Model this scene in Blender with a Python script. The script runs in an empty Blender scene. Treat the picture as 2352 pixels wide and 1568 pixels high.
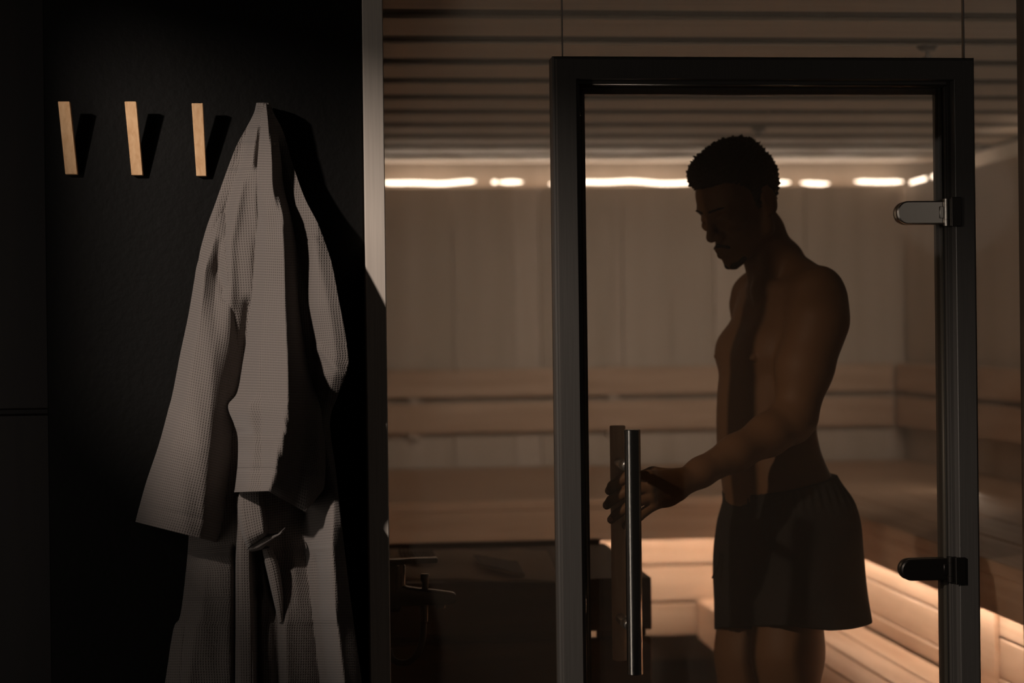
import bpy, bmesh, math, random
import numpy as np
from mathutils import Vector, Matrix, noise

random.seed(7)
rng = np.random.default_rng(7)
SC = bpy.context.scene
COL = SC.collection

# ------------------------------------------------------------------ camera, light, exposure
F = 4070.0                                   # focal length in pixels of a 2352 px wide frame
YAW, ROLL, PITCH, CAM_Z = math.atan(416 / F), 0.0122, 9 / F, 1.40
_s, _c = math.sin(YAW), math.cos(YAW)
_r0, _f0, _u0 = np.array([_c, -_s, 0]), np.array([_s, _c, 0]), np.array([0, 0, 1.0])
_f = _f0 * math.cos(PITCH) - _u0 * math.sin(PITCH)
_u1 = _u0 * math.cos(PITCH) + _f0 * math.sin(PITCH)
_r = _r0 * math.cos(ROLL) - _u1 * math.sin(ROLL)
_u = _u1 * math.cos(ROLL) + _r0 * math.sin(ROLL)
CAM = np.array([0, 0, CAM_Z])


def at(px, py, y):
    """The point of the plane at distance y that the photo shows at px, py."""
    d = _f + _r * ((px - 1176) / F) + _u * ((784 - py) / F)
    return CAM + d * (y / d[1])


cam_data = bpy.data.cameras.new('camera')
cam = bpy.data.objects.new('camera', cam_data)
COL.objects.link(cam)
cam.matrix_world = Matrix(((_r[0], _u[0], -_f[0], 0), (_r[1], _u[1], -_f[1], 0), (_r[2], _u[2], -_f[2], CAM_Z), (0, 0, 0, 1)))
cam_data.sensor_width = 36
cam_data.lens = 36 * F / 2352
cam_data.dof.use_dof = True
cam_data.dof.focus_distance = 3.24
cam_data.dof.aperture_fstop = 2.5
SC.camera = cam

world = bpy.data.worlds.new('world')
SC.world = world
world.use_nodes = True
world.node_tree.nodes['Background'].inputs[0].default_value = (1, 0.86, 0.74, 1)
world.node_tree.nodes['Background'].inputs[1].default_value = 0.006
SC.view_settings.view_transform = 'Standard'
SC.view_settings.look = 'None'
SC.view_settings.exposure = 0.0
SC.view_settings.gamma = 1.0
SC.view_settings.use_curve_mapping = False


def lamp(name, kind, loc, aim, power, colour, **kw):
    l = bpy.data.lights.new(name, kind)
    l.energy = power
    l.color = colour
    for k, v in kw.items():
        setattr(l, k, v)
    o = bpy.data.objects.new(name, l)
    COL.objects.link(o)
    o.location = loc
    o.rotation_euler = (Vector(aim) - Vector(loc)).to_track_quat('-Z', 'Y').to_euler()
    return o


# the lamp that reaches the robe and the door from the left, trimmed by the opening of an added mask
LAMP, AIM = Vector((-1.47, 1.55, 2.27)), Vector((0.15, 3.2, 1.25))
lamp('spot_light', 'SPOT', LAMP, AIM, 150, (1, 0.87, 0.77), spot_size=math.radians(120), spot_blend=0.2, shadow_soft_size=0.04)
lamp('bar_highlight_light', 'AREA', (-1.13, 2.22, 1.25), (0.2, 2.75, 1.25), 2.8, (1, 0.90, 0.80), shape='RECTANGLE', size=0.18, size_y=1.8)  # unseen strip added for the highlight on the outer bar, with some fill
# unseen dim lamp added behind the camera to be mirrored in the upper hinge
lamp('hinge_reflection_light', 'AREA', (2.85, -1.4, 2.02), (1.17, 3.2, 1.5), 0.9, (1, 0.88, 0.78), shape='DISK', size=0.55)
# unseen fill lamp added just inside the glass to brighten the back wall
lamp('back_wall_fill', 'AREA', (1.25, 3.345, 2.066), (1.25, 7.07, 1.14), 4.0, (1, 0.87, 0.75), shape='RECTANGLE', size=2.0, size_y=0.012, spread=math.radians(54))
# cove lights sunk behind the top of the back and right linings, throwing their light along the ceiling
lamp('cove_light', 'AREA', (1.26, 7.17, 1.99), (1.26, 6.6, 2.25), 5.6, (1, 0.86, 0.73), shape='RECTANGLE', size=2.3, size_y=0.02)
lamp('cove_light', 'AREA', (2.53, 5.6, 1.99), (1.9, 5.6, 2.25), 3.0, (1, 0.86, 0.73), shape='RECTANGLE', size=0.02, size_y=2.4)
COVE_POWER, BENCH_POWER, STEAM = 7.0, 54.0, 0.06

# ------------------------------------------------------------------ materials


def new_mat(name):
    m = bpy.data.materials.new(name)
    m.use_nodes = True
    nt = m.node_tree
    b = nt.nodes['Principled BSDF']
    return m, nt, b


def N(nt, kind, **kw):
    n = nt.nodes.new(kind)
    for k, v in kw.items():
        if k.startswith('i_'):
            n.inputs[k[2:].replace('_', ' ')].default_value = v
        else:
            setattr(n, k, v)
    return n


def rgba(c):
    return (c[0], c[1], c[2], 1)


def plain(name, colour, rough=0.5, metal=0.0, spec=0.5, bump=0.0, bump_scale=60, var=0.0, aniso=0.0):
    m, nt, b = new_mat(name)
    b.inputs['Base Color'].default_value = rgba(colour)
    b.inputs['Roughness'].default_value = rough
    b.inputs['Metallic'].default_value = metal
    b.inputs['Specular IOR Level'].default_value = spec
    tc = N(nt, 'ShaderNodeTexCoord')
    if var > 0:
        nz = N(nt, 'ShaderNodeTexNoise', i_Scale=6.0, i_Detail=4.0)
        nt.links.new(tc.outputs['Object'], nz.inputs['Vector'])
        mx = N(nt, 'ShaderNodeMix', data_type='RGBA')
        mx.inputs[6].default_value = rgba([x * (1 - var) for x in colour])
        mx.inputs[7].default_value = rgba([min(1, x * (1 + var)) for x in colour])
        nt.links.new(nz.outputs['Fac'], mx.inputs[0])
        nt.links.new(mx.outputs[2], b.inputs['Base Color'])
    if bump > 0:
        nz = N(nt, 'ShaderNodeTexNoise', i_Scale=float(bump_scale), i_Detail=3.0)
        nt.links.new(tc.outputs['Object'], nz.inputs['Vector'])
        bp = N(nt, 'ShaderNodeBump', i_Strength=bump, i_Distance=0.002)
        nt.links.new(nz.outputs['Fac'], bp.inputs['Height'])
        nt.links.new(bp.outputs['Normal'], b.inputs['Normal'])
    return m


def wood(name, dark, light, axis, rough=0.55, scale=14.0, stretch=0.06, bump=0.15):
    """Grain running along the given axis (0, 1 or 2)."""
    m, nt, b = new_mat(name)
    tc = N(nt, 'ShaderNodeTexCoord')
    mp = N(nt, 'ShaderNodeMapping')
    sc = [scale, scale, scale]
    sc[axis] = scale * stretch
    mp.inputs['Scale'].default_value = sc
    nt.links.new(tc.outputs['Object'], mp.inputs['Vector'])
    nz = N(nt, 'ShaderNodeTexNoise', i_Scale=2.0, i_Detail=6.0, i_Distortion=0.6)
    nt.links.new(mp.outputs['Vector'], nz.inputs['Vector'])
    rp = N(nt, 'ShaderNodeValToRGB')
    rp.color_ramp.elements[0].position = 0.3
    rp.color_ramp.elements[0].color = rgba(dark)
    rp.color_ramp.elements[1].position = 0.72
    rp.color_ramp.elements[1].color = rgba(light)
    nt.links.new(nz.outputs['Fac'], rp.inputs['Fac'])
    nt.links.new(rp.outputs['Color'], b.inputs['Base Color'])
    b.inputs['Roughness'].default_value = rough
    b.inputs['Specular IOR Level'].default_value = 0.3
    bp = N(nt, 'ShaderNodeBump', i_Strength=bump, i_Distance=0.002)
    nt.links.new(nz.outputs['Fac'], bp.inputs['Height'])
    nt.links.new(bp.outputs['Normal'], b.inputs['Normal'])
    return m


def brushed(name, colour, rough, axis, metal=1.0, scale=260.0, strength=0.12, aniso=0.0):
    m, nt, b = new_mat(name)
    tc = N(nt, 'ShaderNodeTexCoord')
    mp = N(nt, 'ShaderNodeMapping')
    sc = [scale, scale, scale]
    sc[axis] = scale * 0.02
    mp.inputs['Scale'].default_value = sc
    nt.links.new(tc.outputs['Object'], mp.inputs['Vector'])
    nz = N(nt, 'ShaderNodeTexNoise', i_Scale=1.0, i_Detail=3.0)
    nt.links.new(mp.outputs['Vector'], nz.inputs['Vector'])
    mx = N(nt, 'ShaderNodeMix', data_type='RGBA')
    mx.inputs[6].default_value = rgba([x * 0.8 for x in colour])
    mx.inputs[7].default_value = rgba([min(1, x * 1.15) for x in colour])
    nt.links.new(nz.outputs['Fac'], mx.inputs[0])
    nt.links.new(mx.outputs[2], b.inputs['Base Color'])
    bp = N(nt, 'ShaderNodeBump', i_Strength=strength, i_Distance=0.0006)
    nt.links.new(nz.outputs['Fac'], bp.inputs['Height'])
    nt.links.new(bp.outputs['Normal'], b.inputs['Normal'])
    b.inputs['Metallic'].default_value = metal
    b.inputs['Roughness'].default_value = rough
    if aniso:
        tg = N(nt, 'ShaderNodeTangent', direction_type='RADIAL', axis='Z')
        nt.links.new(tg.outputs['Tangent'], b.inputs['Tangent'])
        b.inputs['Anisotropic'].default_value = aniso
    return m


def emit(name, colour, strength):
    m = bpy.data.materials.new(name)
    m.use_nodes = True
    nt = m.node_tree
    nt.nodes.clear()
    e = N(nt, 'ShaderNodeEmission', i_Strength=strength)
    e.inputs[0].default_value = rgba(colour)
    o = N(nt, 'ShaderNodeOutputMaterial')
    nt.links.new(e.outputs[0], o.inputs[0])
    return m


def glass(name, tint, fog, gloss):
    """Bronze tinted pane with a thin film of condensation on it."""
    m = bpy.data.materials.new(name)
    m.use_nodes = True
    nt = m.node_tree
    nt.nodes.clear()
    tr = N(nt, 'ShaderNodeBsdfTransparent')
    tr.inputs[0].default_value = rgba(tint)
    tl = N(nt, 'ShaderNodeBsdfTranslucent')
    tl.inputs[0].default_value = rgba((0.62, 0.535, 0.45))
    df = N(nt, 'ShaderNodeBsdfDiffuse')
    df.inputs[0].default_value = rgba((0.62, 0.535, 0.45))
    tc = N(nt, 'ShaderNodeTexCoord')
    mp = N(nt, 'ShaderNodeMapping')
    mp.inputs['Scale'].default_value = (3.0, 3.0, 0.8)
    nt.links.new(tc.outputs['Object'], mp.inputs['Vector'])
    nz = N(nt, 'ShaderNodeTexNoise', i_Scale=1.4, i_Detail=3.0)
    nt.links.new(mp.outputs['Vector'], nz.inputs['Vector'])
    mr = N(nt, 'ShaderNodeMapRange')
    mr.inputs['To Min'].default_value = fog * 0.75
    mr.inputs['To Max'].default_value = fog * 1.25
    nt.links.new(nz.outputs['Fac'], mr.inputs['Value'])
    film = N(nt, 'ShaderNodeMixShader', i_Fac=0.25)
    nt.links.new(tl.outputs[0], film.inputs[1])
    nt.links.new(df.outputs[0], film.inputs[2])
    mix = N(nt, 'ShaderNodeMixShader')
    nt.links.new(mr.outputs[0], mix.inputs[0])
    nt.links.new(tr.outputs[0], mix.inputs[1])
    nt.links.new(film.outputs[0], mix.inputs[2])
    gl = N(nt, 'ShaderNodeBsdfGlossy')
    gl.inputs['Roughness'].default_value = 0.02
    fr = N(nt, 'ShaderNodeFresnel', i_IOR=1.45)
    mul = N(nt, 'ShaderNodeMath', operation='MULTIPLY')
    mul.inputs[1].default_value = gloss
    nt.links.new(fr.outputs[0], mul.inputs[0])
    mix2 = N(nt, 'ShaderNodeMixShader')
    nt.links.new(mul.outputs[0], mix2.inputs[0])
    nt.links.new(mix.outputs[0], mix2.inputs[1])
    nt.links.new(gl.outputs[0], mix2.inputs[2])
    o = N(nt, 'ShaderNodeOutputMaterial')
    nt.links.new(mix2.outputs[0], o.inputs[0])
    return m


def waffle(name, colour, pitch=0.0046):
    """Waffle weave: a grid of small raised ridges that follows the cloth's own UVs (in metres)."""
    m, nt, b = new_mat(name)
    uv = N(nt, 'ShaderNodeUVMap')
    sp = N(nt, 'ShaderNodeSeparateXYZ')
    nt.links.new(uv.outputs[0], sp.inputs[0])
    waves = []
    for k in (0, 1):
        mu = N(nt, 'ShaderNodeMath', operation='MULTIPLY')
        mu.inputs[1].default_value = 2 * math.pi / pitch
        nt.links.new(sp.outputs[k], mu.inputs[0])
        sn = N(nt, 'ShaderNodeMath', operation='COSINE')
        nt.links.new(mu.outputs[0], sn.inputs[0])
        waves.append(sn)
    mxm = N(nt, 'ShaderNodeMath', operation='MAXIMUM')
    nt.links.new(waves[0].outputs[0], mxm.inputs[0])
    nt.links.new(waves[1].outputs[0], mxm.inputs[1])
    mr = N(nt, 'ShaderNodeMapRange')
    mr.inputs['From Min'].default_value = -1
    nt.links.new(mxm.outputs[0], mr.inputs['Value'])
    tc = N(nt, 'ShaderNodeTexCoord')
    nz = N(nt, 'ShaderNodeTexNoise', i_Scale=14.0, i_Detail=4.0)
    nt.links.new(tc.outputs['Object'], nz.inputs['Vector'])
    ad = N(nt, 'ShaderNodeMath', operation='MULTIPLY_ADD')
    ad.inputs[1].default_value = 0.5
    nt.links.new(nz.outputs['Fac'], ad.inputs[0])
    nt.links.new(mr.outputs[0], ad.inputs[2])
    mx = N(nt, 'ShaderNodeMix', data_type='RGBA')
    mx.inputs[6].default_value = rgba([x * 0.62 for x in colour])  # hollows between the ridges darkened: their shade is put into the colour
    mx.inputs[7].default_value = rgba([x * 1.15 for x in colour])
    nt.links.new(mr.outputs[0], mx.inputs[0])
    nt.links.new(mx.outputs[2], b.inputs['Base Color'])
    bp = N(nt, 'ShaderNodeBump', i_Strength=0.85, i_Distance=0.0014)
    nt.links.new(ad.outputs[0], bp.inputs['Height'])
    nt.links.new(bp.outputs['Normal'], b.inputs['Normal'])
    b.inputs['Roughness'].default_value = 0.95
    b.inputs['Specular IOR Level'].default_value = 0.1
    b.inputs['Sheen Weight'].default_value = 0.15
    return m


M = dict(
    black_wall=plain('black_wall_paint', (0.0042, 0.0038, 0.0034), 0.62, spec=0.12, bump=0.35, bump_scale=90),
    dark_panel=wood('dark_stained_panel', (0.0045, 0.0022, 0.0016), (0.009, 0.0045, 0.003), 2, rough=0.5),
    post=brushed('brushed_post', (0.80, 0.70, 0.61), 0.5, 2, metal=0.25),
    oak=wood('oak_hook', (0.74, 0.43, 0.22), (0.92, 0.60, 0.34), 2, rough=0.5, scale=70),
    frame=brushed('dark_anodised_frame', (0.125, 0.114, 0.103), 0.42, 2, metal=0.35, scale=320, strength=0.18),
    gasket=plain('grey_rubber_seal', (0.11, 0.115, 0.115), 0.4),
    steel=brushed('brushed_steel', (0.56, 0.52, 0.47), 0.17, 2, scale=420, strength=0.0, aniso=0.95),
    satin=plain('satin_nickel', (0.48, 0.44, 0.39), 0.3, metal=1.0),
    bronze=plain('bronze_and_shaded_plate', (0.035, 0.030, 0.026), 0.35, metal=0.8),
    glass=glass('bronze_glass', (0.90, 0.86, 0.81), 0.053, 0.15),
    seal=plain('clear_silicone', (0.30, 0.27, 0.24), 0.3),
    wood_x=wood('sauna_wood_across', (0.48, 0.32, 0.22), (0.66, 0.48, 0.36), 0),
    wood_y=wood('sauna_wood_deep', (0.48, 0.32, 0.22), (0.66, 0.48, 0.36), 1),
    wood_z_light=wood('sauna_wood_pale', (0.60, 0.51, 0.44), (0.70, 0.61, 0.54), 2, scale=5.0, stretch=0.05),
    wood_z=wood('sauna_wood_upright', (0.50, 0.42, 0.35), (0.60, 0.51, 0.44), 2, scale=5.0, stretch=0.05),
    slat=wood('ceiling_slat_wood', (0.36, 0.29, 0.24), (0.46, 0.38, 0.31), 0),
    void=plain('ceiling_void_black', (0.02, 0.018, 0.016), 0.9),
    counter=wood('dark_counter_wood', (0.075, 0.040, 0.020), (0.12, 0.066, 0.034), 0),
    handle_wood=wood('door_handle_wood', (0.72, 0.53, 0.40), (0.82, 0.62, 0.48), 2, scale=60),
    floor=plain('grey_floor_tile', (0.17, 0.16, 0.15), 0.45, bump=0.1, var=0.1),
    skin=plain('skin', (0.165, 0.082, 0.038), 0.58, spec=0.28, bump=0.08, bump_scale=500, var=0.12),
    hair=plain('black_hair', (0.010, 0.008, 0.007), 0.8),
    nail=plain('finger_nail', (0.30, 0.17, 0.13), 0.3),
    shorts=plain('charcoal_cloth', (0.010, 0.0075, 0.0055), 0.9, bump=0.15, bump_scale=220),
    waffle=waffle('waffle_cloth', (0.190, 0.163, 0.148)),
    chrome=plain('dark_chrome', (0.09, 0.08, 0.07), 0.18, metal=1.0),
    hose=plain('black_hose', (0.012, 0.010, 0.009), 0.35),
    towel=plain('pale_towel', (0.50, 0.42, 0.36), 0.9, bump=0.4, bump_scale=250),
    paper=plain('paper', (0.55, 0.48, 0.42), 0.7, var=0.15),
    mat=plain('dark_mat', (0.10, 0.065, 0.045), 0.7),
    led=emit('led_tape_light', (1, 0.83, 0.68), COVE_POWER),
    led_warm=emit('led_tape_warm', (1, 0.90, 0.80), BENCH_POWER),
)

# ------------------------------------------------------------------ mesh helpers


def tag(o, label=None, cat=None, group=None, kind=None):
    if label:
        o['label'] = label
    if cat:
        o['category'] = cat
    if group:
        o['group'] = group
    if kind:
        o['kind'] = kind
    return o


def link(name, mesh, mat, parent=None, smooth=False):
    o = bpy.data.objects.new(name, mesh)
    COL.objects.link(o)
    if mat is not None:
        mesh.materials.append(mat)
    if parent is not None:
        o.parent = parent
        o.matrix_parent_inverse = parent.matrix_world.inverted() if parent.type == 'EMPTY' else Matrix()
    if smooth:
        mesh.shade_smooth()
    return o


def empty(name, loc):
    o = bpy.data.objects.new(name, None)
    COL.objects.link(o)
    o.location = loc
    o.matrix_world = Matrix.Translation(loc)
    o.empty_display_size = 0.05
    return o


def build(name, bm, mat, parent=None, smooth=False, angle=None):
    bmesh.ops.recalc_face_normals(bm, faces=bm.faces)
    me = bpy.data.meshes.new(name)
    bm.to_mesh(me)
    bm.free()
    o = link(name, me, mat, parent, smooth)
    if angle:
        me.set_sharp_from_angle(angle=math.radians(angle))
    return o


def box(bm, x0, x1, y0, y1, z0, z1, bev=0.0, seg=1):
    r = bmesh.ops.create_cube(bm, size=1)
    for v in r['verts']:
        v.co = Vector((x0 + (v.co.x + .5) * (x1 - x0), y0 + (v.co.y + .5) * (y1 - y0), z0 + (v.co.z + .5) * (z1 - z0)))
    if bev > 0:
        es = list({e for v in r['verts'] for e in v.link_edges})
        bmesh.ops.bevel(bm, geom=es, offset=bev, segments=seg, affect='EDGES', profile=0.5)


def box_obj(name, dims, mat, parent=None, bev=0.0, seg=1):
    bm = bmesh.new()
    box(bm, *dims, bev=bev, seg=seg)
    return build(name, bm, mat, parent)


def ring_loft(bm, rings, cap=True, closed=True):
    vs = [[bm.verts.new(p) for p in r] for r in rings]
    n = len(vs[0])
    for a, b in zip(vs[:-1], vs[1:]):
        for i in range(n if closed else n - 1):
            j = (i + 1) % n
            bm.faces.new((a[i], a[j], b[j], b[i]))
    if cap:
        bm.faces.new(vs[0][::-1])
        bm.faces.new(vs[-1])
    return vs


def tube(bm, pts, radii, n=20, cap=True):
    pts = [Vector(p) for p in pts]
    if not hasattr(radii, '__len__'):
        radii = [radii] * len(pts)
    rings = []
    up = None
    for i, p in enumerate(pts):
        d = (pts[min(i + 1, len(pts) - 1)] - pts[max(i - 1, 0)]).normalized()
        if up is None:
            up = d.orthogonal().normalized()
        up = (up - d * up.dot(d)).normalized()
        side = d.cross(up)
        rings.append([p + (up * math.cos(t) + side * math.sin(t)) * radii[i] for t in [2 * math.pi * k / n for k in range(n)]])
    ring_loft(bm, rings, cap)


def catmull(pts, per=8):
    """Points along a smooth curve through pts (numpy rows)."""
    p = np.asarray(pts, float)
    q = np.vstack([2 * p[0] - p[1], p, 2 * p[-1] - p[-2]])
    out = []
    for i in range(1, len(q) - 2):
        for k in range(per):
            t = k / per
            a, b, c, d = q[i - 1], q[i], q[i + 1], q[i + 2]
            out.append(0.5 * (2 * b + (c - a) * t + (2 * a - 5 * b + 4 * c - d) * t * t + (3 * b - a - 3 * c + d) * t ** 3))
    out.append(p[-1])
    return np.array(out)


# ------------------------------------------------------------------ the setting
GLASS_Y = 3.25          # plane of the glass partition
WALL_Y = 3.24           # face of the black wall
BACK_Y = 7.07           # back wall of the sauna
RIGHT_X = 2.44          # right wall of the sauna
LIN_X = 2.345           # face of its lining
CEIL_Z = 2.10
FLOOR_Z = 0.09          # the sauna floor lies one low step up

bm = bmesh.new()
box(bm, -2.6, 3.2, -1.6, 3.24, -0.1, 0)
box(bm, -2.4, 2.6, 3.24, 7.2, -0.1, FLOOR_Z)
tag(build('floor', bm, M['floor']), kind='structure')

# the black wall with the hooks, the recessed dark panel to its left, and the post at its right end
tag(box_obj('wall_left', (-0.506, 0.062, WALL_Y, 3.44, 0, 2.9), M['black_wall'], bev=0.002), kind='structure')
bm = bmesh.new()
zs = at(50, 946, 3.30)[2]
box(bm, -2.4, -0.507, 3.30, 3.44, 0, zs - 0.004, bev=0.003)
box(bm, -2.4, -0.507, 3.30, 3.44, zs + 0.004, 2.9, bev=0.003)
box(bm, -2.4, -0.507, 3.312, 3.43, zs - 0.006, zs + 0.006)
tag(build('wall_recess', bm, M['dark_panel']), kind='structure')
tag(box_obj('trim_1', (0.0635, 0.1005, 3.205, 3.262, 0, 2.9), M['post'], bev=0.0015), kind='structure')

# unseen mask added on the far left; its opening shapes the lamp's beam
EX = -1.15
k_ = lambda x: (EX - LAMP.x) / (x - LAMP.x)
top_z = LAMP.z - (LAMP.z - 1.79) * k_(0.08)
bot_z = LAMP.z - (LAMP.z - 1.08) * k_(-0.20)
far_y = LAMP.y + (3.24 - LAMP.y) * k_(at(238, 400, 3.24)[0])
near_y = LAMP.y + (3.24 - LAMP.y) * k_(2.2)
bm = bmesh.new()
for y0, y1, z0, z1 in ((-0.9, near_y, 0, 2.9), (far_y, 3.29, 0, 2.9), (near_y, far_y, top_z, 2.9), (near_y, far_y, 0, bot_z)):
    box(bm, EX - 0.012, EX, y0, y1, z0, z1)
tag(build('beam_mask', bm, M['black_wall']), kind='structure')

# sauna walls: upright boards; the lining stops below the ceiling and leaves a cove for the light tape
tag(box_obj('wall_sauna_left', (0.03, 0.088, 3.27, 7.2, FLOOR_Z, CEIL_Z + .1), M['wood_z']), kind='structure')
LINING_TOP = at(1300, 429, BACK_Y)[2]
bm = bmesh.new()
box(bm, 0.088, RIGHT_X + .17, BACK_Y + 0.12, BACK_Y + 0.18, FLOOR_Z, CEIL_Z + .1)
x = 0.09
k = 0
for x1 in [at(p, 600, BACK_Y)[0] for p in (1040, 1180, 1240, 1405, 1430, 1540, 1640, 1740, 1850, 1990)] + [LIN_X - 0.002]:
    box(bm, x, x1 - 0.0015, BACK_Y - (0.006 if k % 2 else 0.0), BACK_Y + 0.02, FLOOR_Z, LINING_TOP, bev=0.002)
    bm.faces.ensure_lookup_table()
    if k in (2, 7):
        for f_ in bm.faces[-30:]:
            if f_.calc_center_median().x > x:
                f_.material_index = 1
    x = x1
    k += 1
wb_ = tag(build('wall_sauna_back', bm, M['wood_z']), kind='structure')
wb_.data.materials.append(M['wood_z_light'])
bm = bmesh.new()
box(bm, RIGHT_X + 0.12, RIGHT_X + 0.18, 3.27, 7.2, FLOOR_Z, CEIL_Z + .1)
y = 3.27
while y < BACK_Y - 0.01:
    y1 = min(y + 0.42, BACK_Y - 0.008)
    box(bm, LIN_X, LIN_X + 0.02, y, y1 - 0.0015, FLOOR_Z, LINING_TOP - 0.002, bev=0.002)
    y = y1
tag(build('wall_sauna_right', bm, M['wood_z']), kind='structure')
ceil = box_obj('ceiling', (0.088, RIGHT_X + .17, 3.262, 7.24, CEIL_Z + 0.0122, CEIL_Z + 0.11), M['void'])
tag(ceil, kind='structure')
bm = bmesh.new()
yg = 3.82 - 0.33
while yg < BACK_Y - 0.05:
    ya_, yb_ = yg + 0.055, min(yg + 0.275, BACK_Y + 0.02)
    ring_loft(bm, [[(x_, ya_, CEIL_Z), (x_, yb_, CEIL_Z), (x_, yb_ - .018, CEIL_Z + .012), (x_, ya_ + .018, CEIL_Z + .012)] for x_ in (0.09, RIGHT_X + 0.03)])
    yg += 0.33
build('slats', bm, M['slat'], ceil)

tag(box_obj('fill_light_shield', (0.10, RIGHT_X, 3.40, 3.41, 2.067, CEIL_Z + 0.011), M['void']), kind='structure')  # unseen blade added to keep the fill lamp off the ceiling slats

# glass partition: fixed panes round the door, one pane per gap
tag(box_obj('window_1', (0.098, 0.431, GLASS_Y - .004, GLASS_Y + .004, 0.09, 2.75), M['glass']), kind='structure')
tag(box_obj('window_2', (0.4335, 1.196, GLASS_Y - .004, GLASS_Y + .004, 1.912, 2.75), M['glass']), kind='structure')
tag(box_obj('window_3', (1.1985, 1.314, GLASS_Y - .004, GLASS_Y + .004, 0.09, 2.75), M['glass']), kind='structure')
tag(box_obj('trim_2', (0.4312, 0.4333, GLASS_Y - .005, GLASS_Y + .005, 1.9, 2.75), M['seal']), kind='structure')
tag(box_obj('trim_3', (1.1962, 1.1983, GLASS_Y - .005, GLASS_Y + .005, 1.9, 2.75), M['seal']), kind='structure')
tag(box_obj('trim_4', (1.3135, 1.37, GLASS_Y - .04, GLASS_Y + .03, 0.0, 2.9), M['frame'], bev=0.002), kind='structure')

# door frame: mitred profile swept round the opening (outer edge, inner rebate)
FX0, FX1, FZ1 = 0.4085, 1.2035, 1.9125
FY = 3.20


def sweep_frame(bm, prof):
    """prof: (inset from the outer edge, y). Three mitred sides: left jamb, head, right jamb."""
    paths = [[Vector((FX0 + i, y, 0.09)), Vector((FX0 + i, y, FZ1 - i)), Vector((FX1 - i, y, FZ1 - i)), Vector((FX1 - i, y, 0.09))] for i, y in prof]
    n = len(prof)
    for sgm in range(3):
        vs = [[bm.verts.new(paths[k][sgm + e]) for k in range(n)] for e in (0, 1)]
        for k in range(n):
            j = (k + 1) % n
            bm.faces.new((vs[0][k], vs[0][j], vs[1][j], vs[1][k]))
        bm.faces.new(vs[0][::-1])
        bm.faces.new(vs[1])


bm = bmesh.new()
sweep_frame(bm, [(0.0, 3.26), (0.0, 3.212), (0.003, 3.2085), (0.005, 3.2085), (0.007, FY), (0.0415, FY), (0.0425, FY + 0.001),
                 (0.0425, 3.222), (0.0485, 3.222), (0.0485, 3.226), (0.0515, 3.226), (0.0515, 3.248), (0.064, 3.248), (0.064, 3.26)])
door_frame = build('trim_5', bm, M['frame'])
tag(door_frame, kind='structure')
bm = bmesh.new()
tube(bm, [(FX1 - 0.0545, 3.243, 0.1), (FX1 - 0.0545, 3.243, FZ1 - 0.05)], 0.0048, 12)
build('rubber_seal', bm, M['gasket'], door_frame, True)
bm = bmesh.new()
tube(bm, [(FX0 + 0.0565, 3.244, 0.1), (FX0 + 0.0565, 3.244, FZ1 - 0.05)], 0.003, 12)
build('rubber_seal', bm, M['gasket'], door_frame, True)
bm = bmesh.new()
tube(bm, [(FX0 + 0.05, 3.2245, FZ1 - 0.0495), (FX1 - 0.05, 3.2245, FZ1 - 0.0495)], 0.0022, 10)
build('head_bead', bm, M['satin'], door_frame, True)

# door leaf of glass
DY = 3.235
door = box_obj('door_1', (FX0 + 0.0535, FX1 - 0.0565, DY - .004, DY + .004, 0.10, FZ1 - 0.0565), M['glass'], bev=0.001)
tag(door, kind='structure')
OUT_Y, IN_Y = DY - 0.070, DY + 0.076
top, bot = at(1452, 986, OUT_Y), at(1459, 1548, OUT_Y)
bx = (top[0] + bot[0]) / 2
handle = empty('pull_handle', (bx, DY, bot[2]))
handle.parent = door
bm = bmesh.new()
R = 0.0146
prof = [(R - 0.0012, bot[2]), (R, bot[2] + 0.0012), (R, top[2] - 0.0012), (R - 0.0012, top[2])]
ring_loft(bm, [[(bx + r * math.cos(t), OUT_Y + r * math.sin(t), z) for t in np.linspace(0, 2 * math.pi, 64, endpoint=False)] for r, z in prof])
build('outer_bar', bm, M['steel'], handle, True, 40)
itop, ibot = at(1419, 977, IN_Y), at(1424, 1515, IN_Y)
ix = (itop[0] + ibot[0]) / 2
bm = bmesh.new()
ring_loft(bm, [[(ix + r * math.cos(t), IN_Y + r * math.sin(t), z) for t in np.linspace(0, 2 * math.pi, 48, endpoint=False)]
               for r, z in ((0.0133, ibot[2]), (0.0148, ibot[2] + 0.0015), (0.0148, itop[2] - 0.0015), (0.0133, itop[2]))])
build('inner_bar', bm, M['handle_wood'], handle, True, 40)['label'] = 'brown round bar on the sauna side'
for py in (1068, 1432):
    z = at(1425, py, DY)[2]
    bm = bmesh.new()
    tube(bm, [(bx, OUT_Y + 0.010, z), (bx, DY - 0.024, z), (bx, DY - 0.022, z), (bx, DY - 0.0215, z), (bx, DY - 0.0042, z)],
         [0.0098, 0.0098, 0.0092, 0.0105, 0.0105], 32)
    tube(bm, [(ix, DY + 0.0042, z), (ix, IN_Y - 0.012, z)], [0.0105, 0.0098], 32)
    build('standoff', bm, M['satin'], handle, True, 35)

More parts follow.
